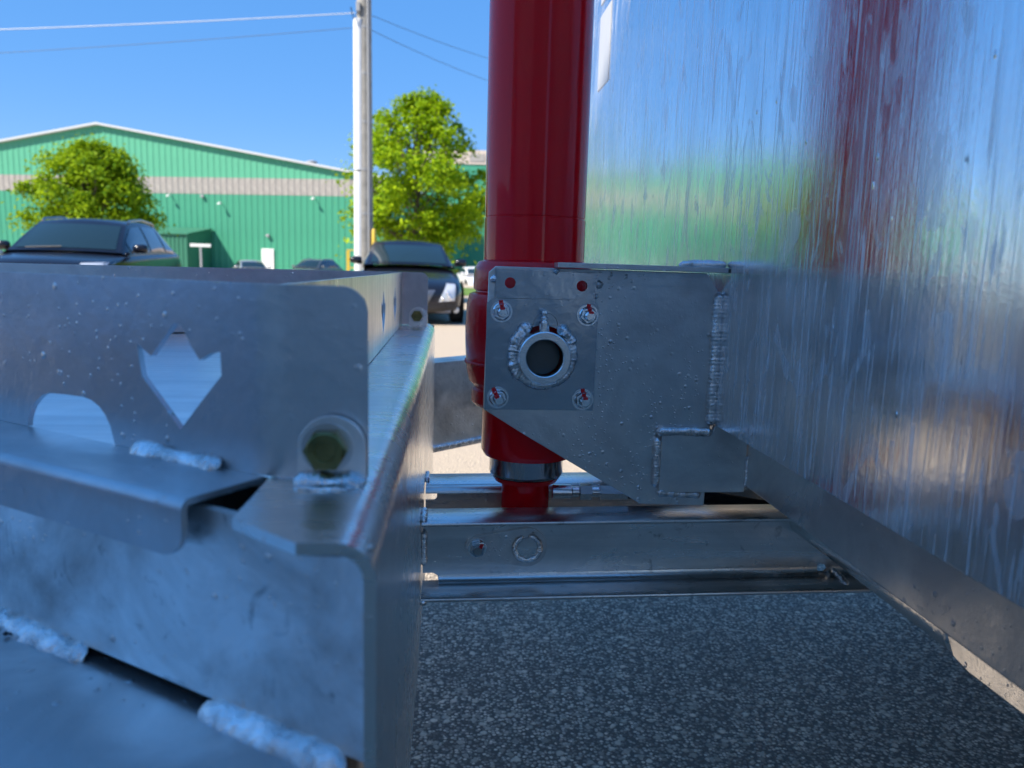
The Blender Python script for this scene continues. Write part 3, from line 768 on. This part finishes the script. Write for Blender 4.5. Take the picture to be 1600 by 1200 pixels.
# back panel standing on the header, with leaf cut-outs
def leaf_y(c): return [((p[0]-.081)*.95 + c, p[1]) for p in leaf]
bp = MB().plate([([(.488, Z0), (1.792, Z0), (1.792, Z1-.001), (.488, Z1-.001)], [leaf_y(y) for y in (.72, 1.0, 1.29, 1.56)])], lambda u, v, t: (-.1085-t, u, v), .004)
back = part(bp, 'tray_back_panel', 'back')
# floor sheet, front panel
ax = P0 + E_*TL
part(MB().plate([([(-.141, .49), (-.141, 2*CY-.49), (ax.x, 2*CY-ax.y), (ax.x, ax.y)], [])], lambda u, v, t: (u, v, .8395-t), .003), 'tray_floor', 'tray_floor')
part(MB().box((ax.x-.004, ax.y, Z0), (ax.x, 2*CY-ax.y, Z1)), 'tray_front_panel', 'tray')
# outward lip under each side panel (flat, bend, short drop)
def lip_map(flip):
    W_, r, z = .061, .007, .8462
    def fn(s, v, t):
        d0 = W_-r
        if v <= d0: off, zz = v, z-t
        elif v <= d0+r*math.pi/2:
            a = (v-d0)/r; off = d0 + (r-t)*math.sin(a); zz = z - r + (r-t)*math.cos(a)
        else: off = W_-t; zz = z - r - (v-d0-r*math.pi/2)
        p = P0 + E_*s + N_*off; y = p.y if not flip else 2*CY-p.y
        return (p.x, y, zz)
    return fn
def lip():
    d0 = .054; b1 = d0+.007*math.pi/2; dr = b1+.0285; s0 = .0035
    pcs = [([(s0, -.001), (TL, -.001), (TL, d0), (s0, d0)], [])]
    for i in range(5):
        a, b = d0+(b1-d0)*i/5, d0+(b1-d0)*(i+1)/5
        pcs.append(([(s0, a), (TL, a), (TL, b), (s0, b)], []))
    pcs.append(([(s0, b1), (TL, b1), (TL, dr)] + [(x, y) for x, y in arc(s0+.018, dr-.018, .018, 90, 180, 7)], []))
    return pcs
for fl_ in (False, True): part(MB().plate(lip(), lip_map(fl_), .004), 'tray_lip', 'tray', smooth=40)
# A-frame rails: web under the lip, horizontal gusset plate below it
def fr(s, off, z, flip=False):
    p = P0 + E_*s + N_*off; return (p.x, p.y if not flip else 2*CY-p.y, z)
for fl_ in (False, True):
    rail = part(MB().plate([([(-.1190, .7205), (1.25, .7205), (1.25, .8415), (-.1190, .8385)], [])], lambda u, v, t: fr(u, .0475-t, v, fl_), .006), 'tongue_rail', 'web')
    inner = MB().plate([([(-.060, .7128), (1.25, .7128), (1.25, .8360), (-.060, .8360)], [])], lambda u, v, t: fr(u, -.012-t, v, fl_), .005)
    inner.plate([([(-.118, .0405), (-.060, -.0115), (1.25, -.0115), (1.25, .0405)], [])], lambda u, v, t: fr(u, v, .8045-t, fl_), .005)
    part(inner, 'tongue_rail_back', 'web')
    gp_ = part(MB().plate([([(-.03, -.06), (.11, -.28), (.45, -.28), (1.1, -.03), (1.1, .34), (-.02, .34), (-.12, .20), (-.117, .053)], [])], lambda u, v, t: fr(u, v, .7125-t, fl_), .008), 'tongue_gusset', 'tray', bevel=.0012)
    if not fl_:
        weld('weld_bead', [fr(.50, .052, .7155), fr(.24, .053, .7165), fr(.118, .052, .7150)], .0105, 'weld', rail, rough=.26, flat=(N_*.7+Vector((0,0,.7))), press=.34)
        weld('weld_bead', [fr(.004, .052, .7150), fr(-.06, .053, .7160), fr(-.108, .052, .7150)], .0115, 'weld', rail, rough=.26, flat=(N_*.7+Vector((0,0,.7))), press=.34)
        weld('weld_bead', [fr(.128, .004, .8485), fr(.085, .0045, .8490), fr(.038, .004, .8485)], .0068, 'weld', sp, rough=.28, flat=(N_*.7+Vector((0,0,.7))), press=.45)
        for s_, r_ in ((.215, .003), (.196, .0022)):
            MB().lathe([(0, -r_), (r_, 0), (0, r_)], fr(s_, .0605, .7150), seg=10, caps=False).build('scale_spot', 'dark', rail)
# lugs with bolts at both tray flanges
def lug(y0, y1, bolt_y, sgn):
    cx, cz, r = -.0712, .8665, .0212
    pts = [(cx+r, ZH), (cx+r, cz)] + arc(cx, cz, r, 0, 180, 14)[1:] + [(cx-r, ZH)]
    lg = part(MB().plate([(pts, [])], lambda u, v, t: (u, y0+t, v), y1-y0), 'lug', 'sub', bevel=.0008)
    wz = .8676; wx = -.0738
    MB().lathe([(.0158, 0), (.0158, -.0015)], (wx, bolt_y, wz), 'y', 28).build('washer', 'plate', lg)
    hx = MB(); hexa = circ(wx, wz, .0134, 6)
    hx.plate([(hexa, [])], lambda u, v, t: (u, bolt_y-.002-t, v), .008)
    hx.lathe([(.0118, -.0100), (.0108, -.0112), (.0065, -.0114), (.0058, -.0098), (0, -.0096)], (wx, bolt_y, wz), 'y', 24, caps=False)
    for k in range(6):
        a = k*math.pi/3+.2; hx.box((wx+.0085*math.cos(a)-.0008, bolt_y-.0119, wz+.0085*math.sin(a)-.0008), (wx+.0085*math.cos(a)+.0008, bolt_y-.0112, wz+.0085*math.sin(a)+.0008))
    hx.build('bolt_head', 'yzinc', lg, bevel=.0008)
    return lg
lg = lug(.4715, .4765, .4715, 1)
weld('weld_bead', [(-.094, .468, .8475), (-.072, .466, .8485), (-.050, .469, .8475)], .0062, 'weld', lg, rough=.3, flat=(0,-.7,.7), press=.5)
weld('weld_bead', [(-.093, .461, .8455), (-.074, .459, .8458), (-.056, .462, .8455)], .0060, 'weld', lg, rough=.35, flat=(0,0,1), press=.3)
lug(1.788, 1.793, 1.788, 1)

# --- corner brace on the far end of the header
ba = Vector((.73, .68, 0)).normalized(); bn = Vector((.68, -.73, 0)); b0 = Vector((-.05, 1.875, 0))
def brace(u, v, t=0): p = b0 + ba*u + bn*(-t); return (p.x, p.y, v)
cbp = part(MB().plate([([(0, .525), (.75, .525), (.75, .742), (0, .742)], [])], lambda u, v, t: brace(u, v, t), .005)
           .plate([([(0, 0), (.75, 0), (.75, .075), (0, .075)], [])], lambda u, v, t: brace(u, .747-t, v), .005)
           .plate([([(0, 0), (.75, 0), (.75, .055), (0, .055)], [])], lambda u, v, t: brace(u, .524-t, v), .005), 'corner_brace', 'web', bevel=.001)
weld('weld_bead', [brace(.0, .532, -.004), brace(.3, .532, -.004), brace(.6, .532, -.004)], .007, 'wdark', cbp)

# --- the pair of centre channels carrying the cylinder foot
def tz(x): return .016*x
def channel(yf, depth, openf, name, label=None):
    """yf = web outer face; openf -1: flanges towards the camera"""
    zt, zb, t = .6442, .5325, .0058; x0, x1 = HX+.002, 2.6
    w = .0055
    b = MB()
    y_web0, y_web1 = (yf, yf+w)
    n = 30
    xs = [x0, .1, .2, .3, .4, .5, .56, .62, x1]
    # web with scallops at the lower corners of both visible ends
    def scal(cx, cz, r, a0, a1): return arc(cx, cz, r, a0, a1, 6)
    zl = zb + t
    out = [(x0, zl+.0125)] + [(x0+.004, zl+.0125), (x0+.0150, zl+.0125), (x0+.0215, zl+.0085), (x0+.0225, zl+.001), (x0+.0225, zl)] + [(x1, zl), (x1, zt-t)] + ([(x0, zt-t)] if openf < 0 else [(x0+.0175, zt-t), (x0+.0175, zt-t-.012), (x0+.014, zt-t-.0155), (x0, zt-t-.0155)])
    hole = [(.549, zl+.005), (.5535, zl+.0010), (.5615, zl+.0015), (.5655, zl+.006), (.561, zl+.0125), (.5535, zl+.0150), (.549, zl+.0118)]
    b.plate([(out, [hole] if openf < 0 else [])], lambda u, v, q: (u, y_web0+q, v+tz(u)), w)
    fy0, fy1 = (yf+w-depth, yf+w) if openf < 0 else (yf, yf+depth)
    for z0, z1 in ((zt-t, zt), (zb, zb+t)):
        e = .0022
        prof = [(fy0, z0+e), (fy0+e*.3, z0+e*.3), (fy0+e, z0), (fy1-e, z0), (fy1-e*.3, z0+e*.3), (fy1, z0+e), (fy1, z1-e), (fy1-e*.3, z1-e*.3), (fy1-e, z1), (fy0+e, z1), (fy0+e*.3, z1-e*.3), (fy0, z1-e)]
        xx = x0 if z0 > .6 else x0
        b.sweep(prof, [lambda u, v, x=x: (x, u, v+tz(x)) for x in (xx, .3, .6, x1)])
    # inner fillets
    q = 5; rr = .010
    for up_s in (1, -1):
        zc = zb+t if up_s > 0 else zt-t
        yc = yf if openf < 0 else yf+w
        s = -1 if openf < 0 else 1
        prof = [(yc, zc)] + [(yc + s*rr*(1-math.sin(R(90*i/q))), zc + up_s*rr*(1-math.cos(R(90*i/q)))) for i in range(q+1)]
        for xa, xb in ((x0+.0226, .5488), (.5656, x1)):
            b.sweep(prof, [lambda u, v, x=x: (x, u, v+tz(x)) for x in (xa, xb)])
    if openf > 0:      # pressed corner of the far channel shows rounded
        b.sweep([(yf+.012, zt)] + [(yf+.010-.010*math.sin(R(90*i/5))-.004, zt-.010+.010*math.cos(R(90*i/5))) for i in range(6)] + [(yf+.012, zt-.010)], [lambda u, v, x=x: (x, u, v+tz(x)) for x in (x0, .3, x1)])
    return part(b, name, 'rail', smooth=40)
r1 = channel(1.0445, .0655, -1, 'centre_channel')
r2 = channel(1.158, .078, 1, 'centre_channel')
weld('weld_bead', [(HX+.004, 1.041, z) for z in (.563, .58, .615)], .0050, 'wdark', r1)
weld('weld_bead', [(HX+.005, .984, .5335), (HX+.005, .992, .5305)], .0062, 'wdark', r1)
weld('weld_bead', [(HX+.004, .990, .6455), (HX+.004, 1.04, .6455)], .0050, 'wdark', r1)
weld('weld_bead', [(.5695, 1.037, .556), (.573, 1.0, .5465)], .0050, 'wdark', r1)
weld('weld_bead', [(HX+.003, 1.185, .646), (HX+.003, 1.23, .6465)], .004, 'wdark', r2)
# pin keeper plate in the near channel
kp = []
A, B, ra, rb = Vector((.0445, .5895)), Vector((.1152, .5900)), .0172, .0285
d = (B-A).length; th = math.acos((ra-rb)/d)
kp = arc(B.x, B.y, rb, -math.degrees(th)+0, math.degrees(th), 18) + arc(A.x, A.y, ra, math.degrees(th), 360-math.degrees(th), 14)
keeper = part(MB().plate([(kp, [])], lambda u, v, t: (u, 1.0443-t, v), .0055), 'pin_keeper', 'plate', bevel=.0009)
def hexnut(cx, cy, cz, r, h, name, mat, parent, bore=None):
    b = MB().plate([(circ(0, 0, r, 6), [circ(0, 0, bore, 18)] if bore else [])], lambda u, v, t: (u, -t, v), h)
    o = b.build(name, mat, parent, 30, bevel=.0011, loc=(cx, cy, cz)); o.rotation_euler = (0, rng.uniform(0, 1), 0); return o
def disc(cx, cy, cz, r, h, name, mat, parent, ch=.0006, bore=None):
    pr = [(r, 0), (r, -h+ch), (r-ch, -h)]
    o = MB().lathe(pr, (0, 0, 0), 'y', 30).build(name, mat, parent, 30, loc=(cx, cy, cz)); return o
disc(.0445, 1.0388, .5895, .0135, .0020, 'washer', 'zinc', keeper)
hexnut(.0445, 1.0368, .5895, .0108, .009, 'hex_nut', 'flange', keeper)
disc(.0445, 1.0285, .5895, .0058, .005, 'stud_end', 'steel', keeper)
MB().plate([([(.0452, .5880), (.0500, .5910), (.0535, .5990), (.0490, .5995), (.0455, .5930)], [])], lambda u, v, t: (u, 1.0276-t, v), .0006).build('paint_mark', 'mark', keeper, 0)
disc(.1155, 1.0389, .590, .0155, .0040, 'pin_end', 'rail', keeper)
weld('weld_ring', [(.1155+.0178*math.cos(a), 1.0372, .590+.0178*math.sin(a)) for a in np.linspace(1.9, 1.9+5.9, 40)], .0046, 'weld', keeper, rough=.2)

# --- hydraulic cylinder
CX, CYL = .1208, 1.120
cylp = part(MB().lathe([(.0728, .990), (.0728, 1.0505), (.0712, 1.0512), (.0712, 1.0526), (.0722, 1.0533), (.0722, 2.25), (.060, 2.27)], (CX, CYL, 0), seg=72), 'hydraulic_cylinder', 'red', smooth=30)
cylp['label'] = 'glossy dark red lifting cylinder'
MB().lathe([(.0705, .82), (.0705, .716), (.066, .708), (.054, .7065)], (CX, CYL, 0), seg=72).build('lower_barrel', 'red', cylp)
MB().lathe([(.0553, .7074), (.0553, .6815), (.0535, .6775), (.050, .6757)], (CX-.002, CYL, 0), seg=64).build('gland_ring', 'chrome', cylp, 12)
MB().lathe([(.052, .6758), (.047, .668), (.036, .665), (.036, .56)], (CX-.002, CYL, 0), seg=56).build('rod_end', 'red', cylp)
MB().lathe([(.072, .993), (.0795, .990), (.0855, .981), (.0862, .975), (.0862, .951), (.083, .9485), (.0835, .947), (.092, .944), (.0955, .930), (.0972, .900), (.0966, .870), (.0945, .835), (.0905, .818), (.084, .8115), (.0825, .809), (.0858, .806), (.0866, .800), (.0866, .788), (.083, .7835), (.071, .782)],
           (CX, CYL, 0), seg=72).build('trunnion_ring', 'redc', cylp, 28)
weld('weld_bead', [(CX+.0945*math.cos(a), CYL+.0945*math.sin(a), .846) for a in np.linspace(3.0, 5.4, 40)], .0028, 'redc', cylp, rough=.25)
# hose fittings by the cylinder foot
fit = MB().lathe([(.0105, 0), (.0105, .028), (.0078, .030), (.0078, .040)], (.158, 1.105, .6525), 'x', 18)
fit.lathe([(.0125, .0), (.0125, .018)], (.199, 1.105, .6525), 'x', 6).lathe([(.0085, 0), (.0085, .012)], (.217, 1.105, .6525), 'x', 18).lathe([(.0125, 0), (.0125, .042), (.009, .044)], (.229, 1.105, .653), 'x', 6)
ff = part(fit, 'hose_fitting', 'zinc', smooth=30)
MB().tube([(.272, 1.105, .653), (.36, 1.104, .650), (.55, 1.10, .62), (.8, 1.09, .60)], .011, 12).build('hose', 'hose', ff)

# --- trunnion bracket welded to the box wall
WX = .363
hl1, hl2 = (.0786, .9624), (.1733, .9607); TC = (.1240, .8690)
slot = lambda r, hw, top: [(TC[0]+r*math.sin(a), TC[1]+r*math.cos(a)) for a in np.linspace(math.asin(hw/r), 2*math.pi-math.asin(hw/r), 34)] + [(TC[0]-hw, top-hw)] + [(TC[0]-hw*math.cos(a), top-hw+hw*math.sin(a)) for a in np.linspace(.3, math.pi-.3, 6)] + [(TC[0]+hw, top-hw)]
G = [(.0509, .9756), (.0598, .9835), (.139, .9832), (.342, .9818), (.3585, .9585), (.3605, .777), (.3593, .6606), (.2681, .6631), (.1044, .7586), (.0474, .7939)]
gus = MB().plate([(G, [circ(*hl1, .0078, 20), circ(*hl2, .0078, 20), circ(TC[0], TC[1], .0405, 48)])], lambda u, v, t: (u, 1.012+t, v), .008)
bk = part(gus, 'trunnion_bracket', 'plate', bevel=.0010); bk['label'] = 'near trunnion bracket with four marked nuts'
bk2m = bk.copy(); col.objects.link(bk2m); bk2m.location = bk.location + Vector((0, .208, 0)); bk2m['label'] = 'far trunnion bracket behind the cylinder'
MB().plate([([(.1375, .984), (.3615, .984), (.3615, 1.022), (.1375, 1.022)], [])], lambda u, v, t: (u, v, .9905-.0045*max(0, 0)-t-.004*(u-.1375)), .0066).build('top_flange', 'plate', bk, bevel=.0008)
MB().plate([([(.0597, .9808), (.0597, .9428), (.1903, .9426), (.1945, .9771)], [circ(*hl1, .0072, 22), circ(*hl2, .0072, 22)])], lambda u, v, t: (u, 1.0118-t, v), .0058).build('hole_plate', 'flange', bk, bevel=.0011)
keyhole = [(TC[0]+.0025-.0165*math.cos(a), .9085+.0165*math.sin(a)) for a in np.linspace(.0, math.pi, 12)][::-1] + [(TC[0]-.014, .9090-.0005), (TC[0]+.0190, .9085-.0005)][:0]
F = [(.0489, .9352), (.0562, .942), (.1895, .9426), (.1966, .9352), (.1951, .7947), (.0487, .7945)]
MB().plate([([(p[0]+(TC[0]+.0025-p[0])*.03, p[1]+(.9140-p[1])*.03) for p in keyhole], [])], lambda u, v, t: (u, 1.0113-t, v), .0056).build('keyhole_filler', 'flange', bk, bevel=.0004)
MB().plate([(F, [circ(TC[0], TC[1], .0390, 48), keyhole])], lambda u, v, t: (u, 1.0118-t, v), .0066).build('trunnion_plate', 'flange', bk, bevel=.0008)
ty = .970
MB().lathe([(.0238, .050), (.0238, 0.0012), (.0250, 0), (.0328, 0), (.0342, .0014), (.0342, .055)], (TC[0]-.001, ty, TC[1]-.0008), 'y', 64, caps=False).build('trunnion_tube', 'zinc', bk, 30)
MB().lathe([(.0236, .0), (.0236, -.003), (.0222, -.0042), (.012, -.0046), (0, -.0045)], (TC[0]-.0030, ty+.022, TC[1]-.0005), 'y', 48, caps=False).build('pin_end', 'pin', bk, 40)
weld('weld_ring', [(TC[0]+.0400*math.cos(a), 1.0010, TC[1]+.0392*math.sin(a)) for a in np.linspace(R(116), R(424), 90)], .0070, 'wdark', bk, rough=.15, seg=14)
for a0, a1, rr_ in ((112, 165, .0075), (20, 62, .0070), (190, 230, .0066)):
    weld('weld_ring', [(TC[0]+.0425*math.cos(a), .9990, TC[1]+.0415*math.sin(a)) for a in np.linspace(R(a0), R(a1), 24)], rr_, 'wdark', bk, rough=.3, seg=12)
# grease nipple
gn = MB()
gn.lathe([(.0062, 0), (.0062, .009)], (.1228, .986, .9035), 'z', 6).lathe([(.0072, -.002), (.0072, .001)], (.1228, .986, .9035), 'z', 12)
gn.lathe([(.0042, .009), (.0036, .012), (.0050, .0135), (.0050, .016), (.0030, .0175), (.0030, .0195), (.0040, .0215), (.0036, .0245), (.0015, .0255), (0, .0255)], (.1228, .986, .9035), 'z', 18, caps=False)
gn.build('grease_nipple', 'zinc', bk, 30)
# nuts, washers, studs and torque marks: one of each, then copies
spots = [(.0681, .9251, -.1), (.1820, .9227, .05), (.0660, .8110, -.5), (.1799, .8100, -.05)]
first = None
for i, (x, z, ang) in enumerate(spots):
    if i == 0:
        w_ = MB().plate([(circ(0, 0, .0145, 32), [circ(0, 0, .0066, 20)])], lambda u, v, t: (u, -t, v), .0022).build('washer', 'zinc', bk, 30, bevel=.0005)
        n_ = MB().plate([(circ(0, 0, .0108, 6), [circ(0, 0, .0060, 20)])], lambda u, v, t: (u, -t, v), .0098).lathe([(.0118, 0), (.0118, -.0014), (.0104, -.003)], (0, 0, 0), 'y', 24, caps=False).build('hex_nut', 'zinc', bk, 30, bevel=.0012)
        th_ = [(.0061, .002)]
        for k in range(9): th_ += [(.0061, -k*.0014), (.0054, -k*.0014-.0007)]
        th_ += [(.0060, -.0130), (.0052, -.0142), (0, -.0142)]
        s_ = MB().lathe(th_, (0, 0, 0), 'y', 22, caps=False).build('stud_end', 'zinc', bk, 30)
        pm = MB()
        path = [(.0034, -.0249), (.0060, -.0249), (.0066, -.0126), (.0098, -.0126), (.0112, -.0052), (.0120, -.0028), (.0148, -.0028)]
        for k in range(len(path)-1):
            (v0, y0), (v1, y1) = path[k], path[k+1]; w0, w1 = .0027+.0006*math.sin(k*2.1), .0027+.0006*math.sin(k*2.1+2.1)
            pm.add([(-w0, y0, v0), (w0+.0004, y0, v0), (w1+.0004, y1, v1), (-w1, y1, v1)], [(0, 1, 2, 3)])
        p_ = pm.build('paint_mark', 'mark', bk, 0)
        first = (w_, n_, s_, p_)
    objs = first
    if i: objs = [o.copy() for o in first]; [col.objects.link(o) for o in objs]
    wo_, no_, so_, po_ = objs
    wo_.location = (x, 1.0051, z); no_.location = (x, 1.0029, z); so_.location = (x+.0006, .9950, z-.0004); po_.location = (x, 1.0051, z)
    no_.rotation_euler = (0, .4+i*.37, 0); po_.rotation_euler = (0, ang, 0)
# lower tab and beads
MB().plate([([(.2909, .6822), (.4118, .6822), (.4118, .7764), (.3645, .7764), (.3600, .7630), (.2909, .7630)], [])], lambda u, v, t: (u, 1.0118-t, v), .0090).build('lower_tab', 'plate', bk, bevel=.001)
weld('weld_bead', [(.284, 1.006, .7665), (.32, 1.004, .7685), (.362, 1.005, .7665)], .0066, 'weld', bk, rough=.12)
weld('weld_bead', [(.2865, 1.008, .758), (.2868, 1.008, .725), (.287, 1.008, .688)], .0060, 'wdark', bk, rough=.1)
weld('weld_bead', [(.2890, 1.006, .681), (.32, 1.008, .6785), (.352, 1.008, .6775)], .0050, 'plate', bk, rough=.25)
weld('weld_bead', [(.3590, 1.009, .9565), (.3592, 1.008, .87), (.3590, 1.008, .775)], .0078, 'wdark', bk, rough=.08)
weld('weld_bead', [(.300, 1.000, .9920), (.335, .999, .9930), (.3625, .996, .9935)], .0058, 'weld', bk, rough=.2)
weld('weld_bead', [(.138, 1.006, .981), (.1405, 1.004, .976)], .0062, 'wdark', bk, rough=.25)
weld('weld_bead', [(.0575, 1.010, .972), (.0572, 1.010, .962)], .0058, 'wdark', bk, rough=.25)
weld('weld_bead', [(.1955, 1.010, .968), (.1985, 1.010, .958)], .0068, 'wdark', bk, rough=.25)
weld('weld_bead', [(.1935, 1.010, .951), (.1930, 1.010, .944)], .0030, 'wdark', bk, rough=.25)

# --- tipping box
box = MB()
ZB = .777; YN, YF = .22, 2.125; ZT = 2.05
box.box((WX, YN, ZB), (WX+.005, YF, ZT))
wall = part(box, 'box_front_wall', 'wall', bevel=.0015)
part(MB().box((WX+.0055, YF-.005, ZB), (3.3, YF, ZT)).box((WX+.0055, YN, ZB), (3.3, YN+.005, ZT)), 'box_side_wall', 'sub')
part(MB().box((3.295, YN+.0055, ZB), (3.3, YF-.0055, ZT)), 'box_tailgate', 'sub')
part(MB().box((WX+.0055, YN+.0055, ZB+.0005), (3.294, YF-.0055, ZB+.005)), 'box_floor', 'sub')
part(MB().box((WX-.025, YN-.03, ZT+.0005), (WX+.03, YF+.03, ZT+.06)), 'box_top_rail', 'sub', bevel=.006)
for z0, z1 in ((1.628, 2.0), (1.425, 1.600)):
    MB().box((WX-.0014, 1.86, z0), (WX-.0002, 1.99, z1)).build('white_strip', 'strip_white', wall)  # two plain white strips near the far edge of the wall
part(MB().box((.4125, YN+.02, .691), (.4725, YF-.02, .7768)), 'box_sill', 'sub', bevel=.003, seg=3)
weld('weld_bead', [(.4135, 1.002, .735), (.4135, 1.002, .69)], .004, 'wdark', bk)
# round cross tube of the chassis and its doubler plate
tp_ = [(.5075, .690), (.5005, .634)] + [(.5215+.0215*math.cos(R(a)), .6285+.0215*math.sin(R(a))) for a in (184, 200, 216, 232, 248, 264, 280)] + [(.60, .607), (.60, .690)]
ct = part(MB().sweep(tp_, [lambda u, v: (u, .687, v), lambda u, v: (u, 1.4, v), lambda u, v: (u, 2.3, v)]), 'cross_tube', 'tube', smooth=30)
dp = part(MB().plate([([(-.2, .618), (.64, .611), (.672, .616), (.685, .630), (.68, .675), (-.2, .690)], [])], lambda u, v, t: (.498+t+.105*(v-.60), u, v), .008), 'doubler_plate', 'tube', bevel=.0015)
weld('weld_bead', [(.503, .686, .622), (.503, .687, .635), (.505, .688, .650)], .0036, 'wdark', dp)
for y, z in ((.66, .642), (.575, .642)):
    MB().box((.5005, y-.007, z-.003), (.5022, y+.007, z+.003)).build('slot', 'dark', dp)

# --- running gear out of sight below the box
axle = part(MB().tube([(1.9, .05, .36), (1.9, 2.23, .36)], .035, 16), 'axle', 'sub')
for y in (.05, 2.23):
    w = part(MB().lathe([(.20, -.11), (.33, -.11), (.36, -.08), (.36, .08), (.33, .11), (.20, .11)], (1.9, y, .36), 'y', 36), 'wheel', 'tyre')
for y in (.55, 1.75):
    part(MB().box((.58, y-.04, .53), (3.2, y+.04, .68)), 'chassis_rail', 'sub')
jk = part(MB().tube([(-1.05, 1.14, .02), (-1.05, 1.14, .75)], .03, 16), 'jack_leg', 'sub')
